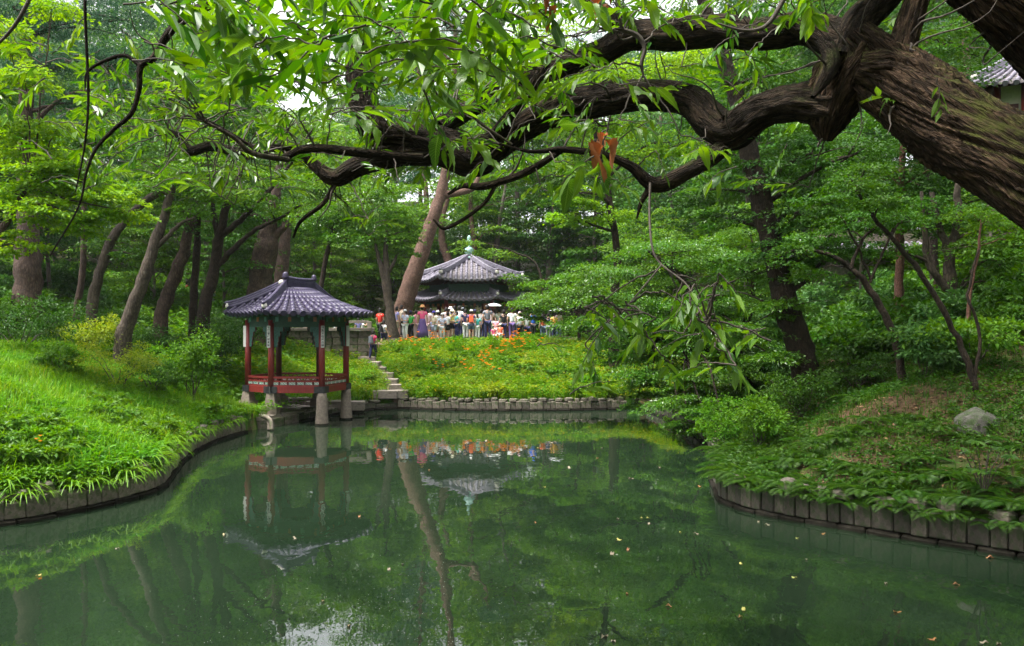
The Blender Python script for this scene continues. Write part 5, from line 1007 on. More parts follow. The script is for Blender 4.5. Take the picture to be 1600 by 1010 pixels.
# ------------------------------------------------------------------ grass, weeds, ferns, shrubs
def scatter(n, x0, x1, y0, y1, ok=None, dmin=.12):
    x = rng.uniform(x0, x1, n); y = rng.uniform(y0, y1, n); d = sdist(x, y); k = d > dmin
    k &= np.hypot(x - PAV[0], y - PAV[1]) > 1.75
    if ok is not None: k &= ok(x, y, d)
    x, y = x[k], y[k]; z = height(np.where(sdist(x, y) < .2, x, x), y); z = np.maximum(z, .42); return np.stack([x, y, z], 1)
def visible(x, y, d): return (np.abs(x) < .68 * y + 1.0)
def patch(p, s, seed):
    return .5 + .5 * np.sin(p[:, 0] * s + 1.7 * np.sin(p[:, 1] * s * .8 + seed)) * np.sin(p[:, 1] * s * 1.1 + 1.3 * np.sin(p[:, 0] * s * .7 - seed))
def blades(name, p, h, w, mat, lean=.5):
    n = len(p); a = rng.random(n) * 2 * math.pi; hh = h * rng.uniform(.55, 1.25, n); d = np.stack([np.cos(a), np.sin(a)], 1); l = lean * rng.uniform(.2, 1.2, n)
    s = np.stack([-d[:, 1], d[:, 0], 0 * a], 1) * (w * rng.uniform(.7, 1.3, n))[:, None] / 2; D = np.concatenate([d, np.zeros((n, 1))], 1)
    b = p - np.array([0, 0, .05]); m = b + D * (hh * l * .28)[:, None] + np.array([0, 0, 1.0]) * (hh * .6)[:, None]; t = b + D * (hh * l)[:, None] + np.array([0, 0, 1.0]) * (hh * (1 - .3 * l))[:, None]
    v = np.stack([b - s, b + s, m - s * .8, m + s * .8, t], 1).reshape(-1, 3); f = (np.arange(n)[:, None, None] * 5 + np.array([(0, 1, 3), (0, 3, 2), (2, 3, 4)])[None]).reshape(-1, 3)
    return tag(link(name, np_mesh(name, v, f), None, mat), kind='stuff')
def weeds(name, p, L, W, mat, tmpl='diamond', hgt=.22, per=6):
    """small leafy plants: a few leaves round each stem"""
    n = len(p); lv = Leaves(); q = np.repeat(p, per, 0); m = len(q); hz = rng.random(m) * hgt; a = rng.random(m) * 2 * math.pi
    q = q + np.stack([np.cos(a) * .03, np.sin(a) * .03, hz], 1); d = np.stack([np.cos(a), np.sin(a), rng.normal(size=m) * .35 + .1], 1); nn = np.array([0, 0, 1.0]) + rng.normal(size=(m, 3)) * .35
    lv.add(q, d, nn, L * rng.uniform(.6, 1.3, m), W * rng.uniform(.7, 1.2, m)); return tag(lv.build(name, mat, tmpl), kind='stuff')
pl = scatter(120000, -17, -6.3, 11, 31, visible); k = rng.random(len(pl)) < .35 + .65 * patch(pl, .9, 1.0); blades('grass', pl[k][:62000], .42, .014, M['grass'], .7)
pl = scatter(26000, -15, -6.4, 11, 30, visible); k = patch(pl, 1.1, 3.0) > .45; weeds('leafy_weeds', pl[k][:5200], .13, .045, M['weed'], 'diamond', .22, 8)
pl = scatter(5200, -13, -6.6, 11, 18, lambda x, y, d: visible(x, y, d) & (d < 2.6)); weeds('leafy_weeds', pl, .17, .045, M['weed'], 'long', .18, 6)
far_ok = lambda x, y, d: (y > 29.5) & ~near_path(x, y, .36)
pf_ = scatter(120000, -13, 7.5, 28.5, 43.5, far_ok); k = rng.random(len(pf_)) < .3 + .7 * patch(pf_, .8, 2.0); pf_ = pf_[k][:56000]; nr = pf_[:, 1] < 39.5; blades('grass', pf_[nr], .42, .022, M['grass'], .7); blades('grass', pf_[~nr & (pf_[:, 1] < 42.0)], .16, .022, M['grass'], .7)
M['far_weed'] = leafmat('slope herb leaf', (.07, .18, .010), (.18, .28, .018), (.30, .28, .02), trans=.4)
pf_ = scatter(20000, -11, 7, 29.8, 43, far_ok); pf_ = pf_[pf_[:, 1] < 40.5]; weeds('leafy_weeds', pf_[:10500], .17, .06, M['far_weed'], 'diamond', .46, 8)
pr = scatter(90000, 3.8, 20, 9, 34, visible); k = rng.random(len(pr)) < .8 * (patch(pr, .7, 4.0) > .5) + .12; M['shade_grass'] = leafmat('shade grass', (.026, .085, .008), (.055, .135, .012), trans=.4); blades('grass', pr[k][:30000], .26, .013, M['shade_grass'], .8)  # right-bank grass: darker copy of the grass, shade put into its colour
pr = scatter(60000, 3.8, 22, 9, 36, visible); k = rng.random(len(pr)) < .75 * (patch(pr, .9, 6.0) > .30) + .10; weeds('ground_cover', pr[k][:17000], .085, .045, M['fern'], 'diamond', .20, 8)
pr = scatter(14000, 3.8, 18, 9, 28, visible); lv = Leaves(); m = len(pr); lv.add(pr + np.array([0, 0, .025]), unit(rng.normal(size=(m, 3)) * np.array([1, 1, .15])), np.array([0, 0, 1.0]) + rng.normal(size=(m, 3)) * .3, .10 * rng.uniform(.5, 1.2, m), .045 * np.ones(m))
M['litter'] = leafmat('dead leaf', (.09, .045, .022), (.22, .13, .07), (.30, .20, .10), trans=.1, rough=.7); tag(lv.build('leaf_litter', M['litter'], 'diamond'), kind='stuff')
pe = []
for c, t, n in path_walk(S[0:11], .05) + path_walk(S[15:22], .05) + path_walk(S[10:15], .08):
    for _ in range(2):
        nr = np.array([-t[1], t[0]])
        if sdist(np.array([c[0] + nr[0] * .3]), np.array([c[1] + nr[1] * .3]))[0] < 0: nr = -nr
        q = c + nr * random.uniform(-.06, .5); pe.append((q[0], q[1], .40 + .2 * random.random() + (.05 if c[0] > -6 else .1)))
pe = np.array(pe); pe = pe[patch(pe, 2.2, 1.0) > .38]; weeds('wall_herbs', pe, .10, .05, M['weed'], 'diamond', .14, 6)
# dim herbs under the trees further back
pb = scatter(60000, -40, 40, 26, 62, lambda x, y, d: visible(x, y, d) & ((x < -9) | (x > 7) | (y > 52))); weeds('undergrowth', pb[:15000], .30, .14, M['lf_mid'], 'diamond', .6, 7)

def bush_parts(root, r, h, n, L, W, mat, tmpl='diamond', style='round', stem='bark_twig', nst=7):
    lv = Leaves(); tb = Tubes()
    for i in range(nst):
        a = i * 2.4 + rng.random(); rr = r * rng.uniform(.25, .85); c = np.array([rr * math.cos(a), rr * math.sin(a), h * rng.uniform(.35, .8)])
        STY[style](lv, c, (r * .5, r * .5, h * .26), n // nst, L, W); w = wob([(rng.normal() * .05, rng.normal() * .05, -.1), c * np.array([.5, .5, .55]), c], .02, 4); tb.add(w, np.linspace(.018, .005, len(w)), 5)
    lv.build('foliage', mat, tmpl, root); tb.build('stems', M[stem], root)
def shrub(name, label, px, py, rpx, hpx, Y, n, L, W, mat, style='round', group=None):
    p = P(px, py, Y); p.z = H(p.x, p.y); root = empty(name, p); tag(root, label, 'shrub', group); bush_parts(root, rpx / FPX * Y, hpx / FPX * Y, n, L, W, M[mat], 'diamond', style); return root
shrub('shrub', 'yellowish green twiggy azalea shrub at the top of the sunlit bank', 185, 600, 60, 82, 21.5, 3000, .075, .035, 'shrub_y')
shrub('shrub', 'low twiggy shrub with dull leaves right of the yellowish azalea', 240, 612, 40, 66, 22.5, 2000, .07, .035, 'lf_deep')
shrub('shrub', 'tall bright green bush left of the fan pavilion', 300, 608, 46, 112, 23.6, 3600, .10, .06, 'lf_mid')
shrub('shrub', 'small bush with pointed bright shoots behind the tall bush', 262, 590, 34, 76, 24.5, 1700, .10, .055, 'weed')
shrub('shrub', 'leafy weed bush below the pine at the left edge of the shrubs', 90, 592, 36, 54, 21.0, 1700, .11, .055, 'lf_mid')
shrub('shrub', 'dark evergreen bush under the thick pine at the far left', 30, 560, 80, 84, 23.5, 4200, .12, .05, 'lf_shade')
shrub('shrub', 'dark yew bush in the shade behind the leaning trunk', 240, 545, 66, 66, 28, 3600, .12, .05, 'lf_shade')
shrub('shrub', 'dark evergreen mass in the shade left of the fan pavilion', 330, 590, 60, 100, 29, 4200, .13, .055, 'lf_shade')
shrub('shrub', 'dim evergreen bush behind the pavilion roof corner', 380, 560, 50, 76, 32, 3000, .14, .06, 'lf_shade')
shrub('shrub', 'light shrub with orange lilies under the leaning trunk', 130, 545, 50, 60, 26, 2600, .11, .05, 'shrub_y')
shrub('shrub', 'bright ferny bush spilling over the pond edge at the bend', 1128, 745, 32, 76, 18.4, 3400, .07, .03, 'weed')
shrub('shrub', 'bright ferny clump at the far right corner of the pond', 1055, 655, 26, 46, 26.5, 1800, .08, .04, 'grass')
shrub('shrub', 'mid green bush on the point behind the ferns', 1185, 720, 46, 82, 17.0, 3400, .085, .045, 'lf_mid')
shrub('shrub', 'low spreading bush below the stout dark trunk', 1255, 650, 60, 74, 17.8, 3600, .08, .045, 'fern')
shrub('shrub', 'shade bush with layered twigs below the split trunk', 1340, 600, 60, 70, 19.0, 3200, .085, .045, 'fern', 'layer')
shrub('shrub', 'broad leafy bush on the slope at the right edge', 1590, 540, 60, 66, 17.5, 3000, .085, .05, 'lf_deep')
shrub('shrub', 'clipped looking mound of ground herbs beside the pavilion steps', 552, 640, 34, 40, 31.6, 2200, .08, .045, 'grass')
shrub('shrub', 'herb mound hanging over the wall at the foot of the stairs', 580, 640, 26, 30, 32.0, 1500, .08, .04, 'far_weed')
# undergrowth bushes of the wood: four kinds, copied
UB = []
for r, h, n, L, mat, lab in ((1.3, 1.5, 2600, .17, 'lf_deep', 'dark leafy undergrowth bush on the wooded slope'), (1.5, 1.2, 2600, .15, 'lf_mid', 'mid green undergrowth bush on the wooded slope'), (1.2, 1.9, 2600, .17, 'lf_fardark', 'tall dim undergrowth bush on the wooded slope'), (1.7, 1.4, 3000, .17, 'lf_far', 'layered bright undergrowth bush on the wooded slope')):
    root = empty('undergrowth_bush'); tag(root, lab, 'bush', 'undergrowth bushes of the wood'); bush_parts(root, r, h, n, L, L * .55, M[mat], 'diamond', 'layer' if 'layered' in lab else 'round'); UB.append([root, False])
def put_bush(x, y, k, s):
    root = UB[k][0]; lab = UL[k] + ' ' + zone(x); loc = (x, y, H(x, y) - .05)
    if not UB[k][1]: UB[k][1] = True; root.location = loc; root.scale = (s,) * 3; root['label'] = lab
    else: dup(root, loc, random.uniform(0, 6.28), s, lab)
UL = ['dark leafy undergrowth bush', 'mid green undergrowth bush', 'tall dim undergrowth bush', 'layered bright undergrowth bush']
for x0, x1, y0, y1, n, ks in ((8, 22, 16, 34, 60, (0, 1, 0, 2)), (7.5, 13, 28, 44, 16, (0, 1, 3)), (-30, -13, 25, 42, 34, (0, 2, 3, 2)), (-13, -7.5, 41, 47, 8, (0, 3, 2)), (-18, 12, 53, 61, 46, (3, 0, 2, 1)), (7, 30, 36, 58, 44, (1, 2, 0)), (-40, -12, 40, 58, 46, (3, 2, 0))):
    for _ in range(n):
        x, y = random.uniform(x0, x1), random.uniform(y0, y1)
        if sdist(np.array([x]), np.array([y]))[0] > 1.6: put_bush(x, y, random.choice(ks), random.uniform(.6, 1.15))

# herb mounds that break up the sunny far slope: four kinds, copied
HM = []
for r, h, n, L, mat, lab in ((.55, .60, 800, .16, 'weed', 'tall fresh green herb clump on the sunny far slope'), (.50, .45, 700, .13, 'shrub_y', 'yellowish flowering herb clump on the sunny far slope'), (.65, .55, 900, .17, 'lf_mid', 'dark leafy herb clump on the sunny far slope'), (.45, .75, 600, .22, 'grass', 'tall grassy tuft on the sunny far slope')):
    root = empty('herb_clump'); bush_parts(root, r, h, n, L, L * (.5 if 'grassy' not in lab else .12), M[mat], 'diamond', 'round', nst=5); HM.append([root, lab, False])
for i in range(95):
    px, py = rng.uniform(585, 985), 530 + 95 * rng.random(); k = 2 if (px > 850 and rng.random() < .7) else rng.integers(0, 4)
    p = hit(px, py + 6, 30.3, 43)
    if sdist(np.array([p.x]), np.array([p.y]))[0] < .5 or near_path([p.x], [p.y], .55)[0] or p.y > 41: continue
    root, lab, us = HM[k]; sc = rng.uniform(.6, 1.25)
    if not us: HM[k][2] = True; root.location = p; root.scale = (sc,) * 3; tag(root, lab, 'plant', 'herb clumps on the far slope')
    else: dup(root, tuple(p), rng.random() * 6, sc)
HL = {0: 'fresh green herb clump among the near sunlit grass', 2: 'dark leafy herb clump among the near sunlit grass'}
for i in range(60):
    px, py = rng.uniform(-10, 330), rng.uniform(610, 745); p = hit(px, py, 11.5, 27); k = 2 if rng.random() < .75 else 0
    if not .5 < sdist(np.array([p.x]), np.array([p.y]))[0] < 5 or patch(np.array([tuple(p)]), .8, 2.2)[0] < .45 or p.x > -6.5: continue
    root, lab, us = HM[k]; o = dup(root, tuple(p - Vector((0, 0, .05))), rng.random() * 6, rng.uniform(.5, .85), HL[k]); o['group'] = 'herb clumps on the near bank'
# ferns over the shaded wall, strap-leaved plants over the sunlit wall, daylilies on the far slope
def fern_root(nf, L):
    root = empty('fern'); 
    for i in range(nf):
        lv = Leaves(); a = i * 6.283 / nf + rng.normal() * .25; d = np.array([math.cos(a), math.sin(a), 0]); K = 19; l = L * rng.uniform(.75, 1.1); s = np.array([-d[1], d[0], 0]); e = rng.uniform(.5, .95)
        for k in range(K):
            u = (k + 1) / K; q = d * l * u * .95 + np.array([0, 0, e * l * (u - .95 * u * u)]); t = d + np.array([0, 0, e * (1 - 1.9 * u)]); w = l * .24 * math.sin(math.pi * (.12 + .88 * u)) ** .8 + .01
            for g in (-1, 1): lv.add(q[None], (s * g + .45 * t + np.array([0, 0, -.15]))[None], np.array([[0, 0, 1.0]]) + rng.normal(size=(1, 3)) * .1, w, l * .042)
        lv.build('frond', M['fern'], 'diamond', root)
    return root
def strap_root(nl, L):
    root = empty('strap_leaf_plant'); tb = []
    for i in range(nl):
        a = i * 2.4 + rng.normal() * .3; d = np.array([math.cos(a), math.sin(a), 0]); s = np.array([-d[1], d[0], 0]); l = L * rng.uniform(.7, 1.15); e = rng.uniform(.7, 1.5); v = []
        for k in range(7):
            u = k / 6; q = d * l * u * .8 + np.array([0, 0, l * e * (u * .75 - .85 * u * u)]); w = .013 * (1 - .9 * u ** 3) + .002
            v += [q - s * w + np.array([0, 0, w * .4]), q, q + s * w + np.array([0, 0, w * .4])]
        f = [(k * 3 + j, k * 3 + j + 1, k * 3 + j + 4, k * 3 + j + 3) for k in range(6) for j in range(2)]; link('leaf', np_mesh('leaf', np.array(v), np.array(f), True), root, M['strap'])
    return root
def lily_root(nl, nb):
    root = empty('daylily'); lv = Leaves(); 
    for i in range(nl):
        a = i * 2.4; d = np.array([math.cos(a), math.sin(a), 1.1]); lv.add(np.array([[0, 0, .0]]), d[None], np.array([[0, 0, 1.0]]) + .3 * rng.normal(size=(1, 3)), .5 * rng.uniform(.7, 1.1), .03)
    lv.build('leaves', M['strap'], 'long', root); tb = Tubes()
    for b in range(nb):
        h = rng.uniform(.72, .95); tip = np.array([rng.normal() * .14, rng.normal() * .14, h]); tb.add(wob([(0, 0, 0), tip * .6 + np.array([0, 0, .03]), tip], .004, 3), .006, 4); fl = Leaves()
        for i in range(6):
            a = i * 1.047; fl.add(tip[None], np.array([[math.cos(a), math.sin(a), .75]]), np.array([[-.4 * math.cos(a), -.4 * math.sin(a), 1.0]]), .095, .042)
        fl.build('blossom', M['flower'], 'oval', root)
    tb.build('stalk', M['strap'], root); return root
def spread(protos, spots, label0, cat, group):
    label = label0
    for i, (x, y, z, rz, s) in enumerate(spots):
        if callable(label0): label = label0(x, y)
        k = i % len(protos)
        if i < len(protos): o = protos[k]; o.location = (x, y, z); o.rotation_euler = (0, 0, rz); o.scale = (s,) * 3
        else: o = dup(protos[k], (x, y, z), rz, s)
        tag(o, label, cat, group)
def along(pts, step, d0, d1):
    out = []
    for c, t, n in path_walk(pts, step, .4):
        nrm = np.array([-t[1], t[0]])
        if sdist(np.array([c[0] + nrm[0] * .3]), np.array([c[1] + nrm[1] * .3]))[0] < 0: nrm = -nrm
        q = c + nrm * random.uniform(d0, d1); out.append((q[0], q[1], max(H(q[0], q[1]), .46) + .02, random.uniform(0, 6.28), random.uniform(.75, 1.25)))
    return out
spread([fern_root(9, .5), fern_root(11, .42), fern_root(8, .6)], [(x, y, .36 + .1 * random.random(), r, q * .85) for x, y, z, r, q in along(S[27:36], .26, .0, .12)] + along(S[26:36], .17, .12, .40) + along(S[26:36], .26, .5, 1.3) + along(S[26:36], .5, 1.3, 3.2), lambda x, y: 'green fern arching over the top of the shaded stone wall' if sdist(np.array([x]), np.array([y]))[0] < .45 else 'green fern growing on the ground just behind the shaded stone wall', 'fern', 'ferns along the shaded pond wall')
spread([strap_root(18, .55), strap_root(14, .45), strap_root(22, .62)], [(x, y, .36 + .08 * random.random(), r, q * .8) for x, y, z, r, q in along(S[0:11], .34, .0, .10)] + along(S[0:9], .30, .10, .35) + along(S[1:6], .55, .5, 1.3), 'strap-leaved plant drooping over the sunlit curved wall', 'plant', 'strap-leaved plants along the sunlit wall')
spots = []
for px, py, n, sx, sy in ((800, 556, 14, 22, 10), (778, 575, 6, 24, 10), (700, 560, 6, 60, 14), (660, 575, 4, 50, 18), (760, 600, 6, 50, 12), (640, 550, 6, 30, 10), (810, 545, 10, 22, 6), (690, 545, 6, 50, 6)):
    for _ in range(n):
        p = hit(px + rng.normal() * sx * .6, py + 8 + rng.normal() * sy * .6, 29.8, 44); spots.append((p.x, p.y, p.z, random.uniform(0, 6.28), random.uniform(.8, 1.2)))
spread([lily_root(12, 3), lily_root(10, 4), lily_root(12, 2)], spots, 'orange daylily in bloom on the sunny slope below the crowd', 'flower', 'daylilies on the far slope')
spots = []
for px, py in ((222, 612), (60, 718), (165, 508), (178, 512), (155, 505)):
    p = hit(px, py + 6, 12, 40); spots.append((p.x, p.y, p.z, 0, 1.0))
for i, s in enumerate(spots): tag(dup(bpy.data.objects['daylily'], s[:3], random.random() * 6, .5), 'orange daylily growing among the shrubs and grass of the near sunlit bank', 'flower', 'daylilies on the near bank')
# palmate-leaved sapling and the boulder on the right bank
p = hit(1535, 775, 9, 20); sp_ = empty('palmate_sapling', p); tag(sp_, 'young sapling with large hand-shaped leaves low on the right bank', 'sapling')
lv = Leaves(); tb = Tubes()
for px, py in ((1500, 700), (1525, 690), (1545, 698), (1568, 700), (1515, 706), (1552, 690), (1530, 735), (1512, 732), (1548, 738), (1578, 712)):
    c = np.array(tuple(P(px, py, p.y - .1 + rng.normal() * .15))) - np.array(tuple(p)); tb.add(wob([(0, 0, -.05), c * .55 + np.array([0, 0, .08]), c], .01, 4), np.linspace(.012, .003, 9), 5); b0 = rng.random() * 6
    for i in range(7):
        a = b0 + (i - 3) * .62; lv.add(c[None], np.array([[math.cos(a), math.sin(a) * .9, -.15]]), np.array([[0, -.35, 1.0]]), .17 - .015 * abs(i - 3), .06)
lv.build('leaves', M['fern'], 'long', sp_); tb.build('stem', M['bark_twig'], sp_)
M['boulder'] = surf('mossy boulder', (.04, .038, .031), (.10, .092, .08), 5, .9, .6, 22, c3=(.035, .055, .016), p3=.5, s3=2.0, dist=.03)
def boulder(label, px, py, wpx, hpx, Y=None, mat='boulder'):
    p = hit(px, py, 9, 40); bm = bmesh.new(); bmesh.ops.create_icosphere(bm, subdivisions=3, radius=1)
    for v in bm.verts:
        n_ = noise.noise(v.co * 1.3 + Vector((px, 0, 0))) * .28 + noise.noise(v.co * 4) * .06; v.co *= 1 + n_; v.co.z = v.co.z if v.co.z > -.3 else -.3
    me = bpy.data.meshes.new('boulder'); bm.to_mesh(me); bm.free(); me.materials.append(M[mat]); w = wpx / FPX * p.y / 2; h = hpx / FPX * p.y
    o = link('boulder', me); o.location = p - Vector((0, 0, .10 * wpx / 72)); o.scale = (w, w * .8, h * .85); tag(o, label, 'boulder'); return o
boulder('grey boulder half sunk in leaf litter behind the thin sloping stems', 1525, 662, 72, 36)
boulder('small stone showing at the corner of the terrace path', 612, 548, 14, 8)
# ------------------------------------------------------------------ leaves and specks on the water
FL = []
for i in range(5):
    me = big_leaf('floating_leaf', 70 + i, .10, leafmat('floating leaf %d' % i, *[((.30, .24, .12), (.42, .34, .2)), ((.24, .10, .03), (.30, .15, .05)), ((.30, .28, .06), (.36, .33, .1)), ((.18, .15, .10), (.26, .22, .16)), ((.22, .10, .04), (.3, .15, .07))][i], trans=.05, rough=.5), 1.2, .2); FL.append(me)
def on_water(px, py): y = CZ * FPX / (py - HZ); return (px - 800) / FPX * y, y
spots = [(950, 993, 3, 1.5), (955, 1001, 3, .9), (1385, 911, 3, 1.1), (1396, 958, 1, 1.4), (1162, 956, 2, 1.3), (1464, 1000, 1, 1.1), (1530, 1004, 3, 1.0), (1564, 1006, 3, .9), (972, 845, 2, 1.3), (955, 868, 3, 1.5), (1160, 883, 2, 1.1), (1260, 874, 3, .9), (1050, 949, 4, .9), (980, 930, 1, .9), (1540, 872, 4, 1.2), (1410, 836, 0, 1.1), (1203, 821, 3, 1), (1185, 817, 3, .8), (1092, 835, 3, 1), (1015, 820, 3, 1), (965, 810, 3, 1.2), (1002, 809, 2, .9), (1290, 835, 1, .8), (1500, 915, 4, 1), (1160, 964, 4, .8), (860, 692, 3, 2), (892, 732, 3, 1.6), (1030, 730, 3, 1.6), (990, 748, 3, 1.4), (690, 865, 3, 1.1), (608, 892, 3, 1), (504, 942, 0, .9), (65, 898, 2, .9), (180, 858, 3, .7), (630, 881, 3, .8), (760, 690, 3, 1.5), (840, 700, 2, 1.5), (940, 700, 3, 1.3), (1090, 760, 1, 1)]
for i in range(16): spots.append((random.uniform(250, 1450), random.uniform(700, 1000), random.randrange(5), random.uniform(.6, 1.1)))
for px, py, k, s in spots:
    x, y = on_water(px, py)
    if sdist(np.array([x]), np.array([y]))[0] > -.25: continue
    o = link('floating_leaf', FL[k]); o.location = (x, y, .012); o.rotation_euler = (random.uniform(-.05, .05), random.uniform(-.05, .05), random.uniform(0, 6.28)); o.scale = (.092 * s, .092 * s, .05 * s)
    tag(o, 'fallen ' + ('tan', 'orange', 'yellow', 'pale', 'brown')[k] + ' leaf floating on the green pond', 'leaf', 'fallen leaves floating on the pond')
n = 1000; px = rng.normal(640, 190, n); py = 760 + rng.random(n) ** .8 * 250; y = CZ * FPX / (py - HZ); x = (px - 800) / FPX * y; k = sdist(x, y) < -.3; x, y = x[k], y[k]; m = len(x)
lv = Leaves(); L_ = rng.uniform(.004, .015, m); lv.add(np.stack([x, y, np.full(m, .006)], 1), unit(np.stack([rng.normal(size=m), rng.normal(size=m), 0 * x], 1)), np.tile([0, 0, 1.0], (m, 1)), L_, L_ * .8)
M['speck'] = surf('pollen speck', (.26, .28, .24), (.42, .42, .38), 5, .8, 0); tag(lv.build('floating_specks', M['speck'], 'diamond'), kind='stuff')
# ------------------------------------------------------------------ the visitors
for n_, c in (('skin', (.55, .33, .24)), ('hair', (.012, .010, .010)), ('c_red', (.72, .035, .02)), ('c_magenta', (.62, .03, .14)), ('c_black', (.014, .014, .018)), ('c_navy', (.02, .022, .085)), ('c_white', (.78, .78, .80)),
        ('c_lav', (.36, .35, .72)), ('c_beige', (.55, .47, .38)), ('c_pale', (.55, .60, .76)), ('c_green', (.06, .50, .09)), ('c_pink', (.72, .32, .42)), ('c_hot', (.78, .10, .26)), ('c_purple', (.10, .06, .20)), ('c_straw', (.62, .30, .12)), ('c_palepink', (.74, .54, .58)),
        ('c_capblue', (.09, .06, .45)), ('c_yellow', (.66, .62, .16)), ('c_cream', (.74, .70, .52)), ('c_grey', (.16, .17, .20)), ('c_teal', (.05, .42, .40)), ('c_orange', (.75, .13, .05)), ('c_denim', (.10, .14, .24)), ('c_blue', (.03, .13, .62)), ('c_lightgrey', (.42, .43, .46)), ('c_amber', (.75, .36, .06)), ('shoe', (.12, .10, .10)), ('eye', (.01, .01, .01))):
    M[n_] = surf(n_.replace('c_', 'cloth '), c, tuple(min(1, x * 1.12) for x in c), 14, .8 if n_ != 'skin' else .55, .15, 30)
def skin_mesh(name, nodes, edges, sub=2):
    """one continuous skinned surface over a skeleton: nodes {name: (x, y, z, r[, ry])}"""
    keys = list(nodes); me = bpy.data.meshes.new(name); me.from_pydata([nodes[k][:3] for k in keys], [(keys.index(a), keys.index(b)) for a, b in edges], []); me.update()
    o = bpy.data.objects.new(name, me); COL.objects.link(o); sk = o.modifiers.new('skin', 'SKIN'); sk.use_smooth_shade = True; sk.branch_smoothing = .4
    for i, k in enumerate(keys):
        r = nodes[k][3]; me.skin_vertices[0].data[i].radius = (r, nodes[k][4] if len(nodes[k]) > 4 else r); me.skin_vertices[0].data[i].use_root = (i == 0)
    if sub: ss = o.modifiers.new('sub', 'SUBSURF'); ss.levels = sub; ss.render_levels = sub
    dg = bpy.context.evaluated_depsgraph_get(); out = bpy.data.meshes.new_from_object(o.evaluated_get(dg)); out.name = name
    bpy.data.objects.remove(o); bpy.data.meshes.remove(me); out.polygons.foreach_set('use_smooth', [True] * len(out.polygons)); out.materials.clear(); return out
def skeleton(pose):
    n = {'pelvis': (0, 0, .93, .125, .10), 'waist': (0, .01, 1.08, .115, .085), 'chest': (0, .0, 1.29, .15, .10), 'neckbase': (0, -.005, 1.43, .07, .06), 'neck': (0, .005, 1.49, .05), 'head': (0, .015, 1.575, .076, .088), 'crown': (0, .0, 1.655, .062, .074), 'nose': (0, .112, 1.565, .014)}
    e = [('pelvis', 'waist'), ('waist', 'chest'), ('chest', 'neckbase'), ('neckbase', 'neck'), ('neck', 'head'), ('head', 'crown'), ('head', 'nose')]
    for s, S_ in ((-1, 'l'), (1, 'r')):
        up = pose in ('photo', 'point') and (pose == 'photo' or s == 1)
        if up: el, wr, hd, fw = (s * .26, .17, 1.27), (s * .10, .27, 1.47), (s * .06, .29, 1.53), (0, .15, 1)
        elif pose == 'hold': el, wr, hd, fw = (s * .24, .04, 1.12), (s * .12, .23, 1.10), (s * .06, .28, 1.12), (-s * .6, .6, .1)
        elif pose == 'parasol' and s == 1: el, wr, hd, fw = (.25, .05, 1.13), (.22, .20, 1.32), (.21, .22, 1.40), (0, .1, 1)
        else: el, wr, hd, fw = (s * .235, -.01 + .02 * s, 1.13), (s * .25, .06 + (.10 * s if pose == 'walk' else 0), .89), (s * .25, .08 + (.10 * s if pose == 'walk' else 0), .82), (0, .15, -1)
        n.update({'sh' + S_: (s * .175, 0, 1.385, .058), 'el' + S_: (*el, .040), 'wr' + S_: (*wr, .027), 'hd' + S_: (*hd, .030, .018)})
        e += [('chest', 'sh' + S_), ('sh' + S_, 'el' + S_), ('el' + S_, 'wr' + S_), ('wr' + S_, 'hd' + S_)]
        f = Vector(fw).normalized(); sd_ = f.cross(Vector((s, 0, 0))); sd_ = sd_.normalized() if sd_.length > .1 else Vector((0, 1, 0))
        for i in range(4):
            b = Vector(hd) + sd_ * (.017 * (i - 1.5)) + f * .045; t = b + f * (.034, .042, .040, .028)[i] + Vector((-s * .010, 0, 0)); n['f%d%s' % (i, S_)] = (*b, .0085); n['t%d%s' % (i, S_)] = (*t, .0065); e += [('hd' + S_, 'f%d%s' % (i, S_)), ('f%d%s' % (i, S_), 't%d%s' % (i, S_))]
        b = Vector(hd) + sd_ * .032 + f * .008; t = b + sd_ * .012 + f * .03; n['th' + S_] = (*b, .010); n['tt' + S_] = (*t, .008); e += [('hd' + S_, 'th' + S_), ('th' + S_, 'tt' + S_)]
        st = .17 * s if pose == 'walk' else .0; wd_ = .095 if pose != 'wide' else .15
        n.update({'hip' + S_: (s * .09, 0, .86, .088, .095), 'kn' + S_: (s * wd_, .03 + st * .8, .49, .058), 'an' + S_: (s * wd_, -.02 + st, .09 + (.05 if pose == 'walk' and s < 0 else 0), .036), 'to' + S_: (s * (wd_ + .02), .13 + st, .035 + (.01 if s < 0 else 0), .034)})
        e += [('pelvis', 'hip' + S_), ('hip' + S_, 'kn' + S_), ('kn' + S_, 'an' + S_), ('an' + S_, 'to' + S_)]
    if pose == 'sit':
        for k in list(n):
            x, y, z, *r = n[k]
            if k[:2] in ('kn',): n[k] = (x * 1.4, .30, .50, *r)
            elif k[:2] in ('an',): n[k] = (x * 1.4, .26, .09, *r)
            elif k[:2] == 'to': n[k] = (x * 1.4, .40, .035, *r)
            else: n[k] = (x, y, z - .46, *r)
    return n, e
def grow(n, keys, edges, dr, over={}):
    nn = {}
    for k in keys:
        x, y, z, *r = over.get(k, n[k]); nn[k] = (x, y, z, *[q + dr for q in r])
    return nn, edges
POSES = {}
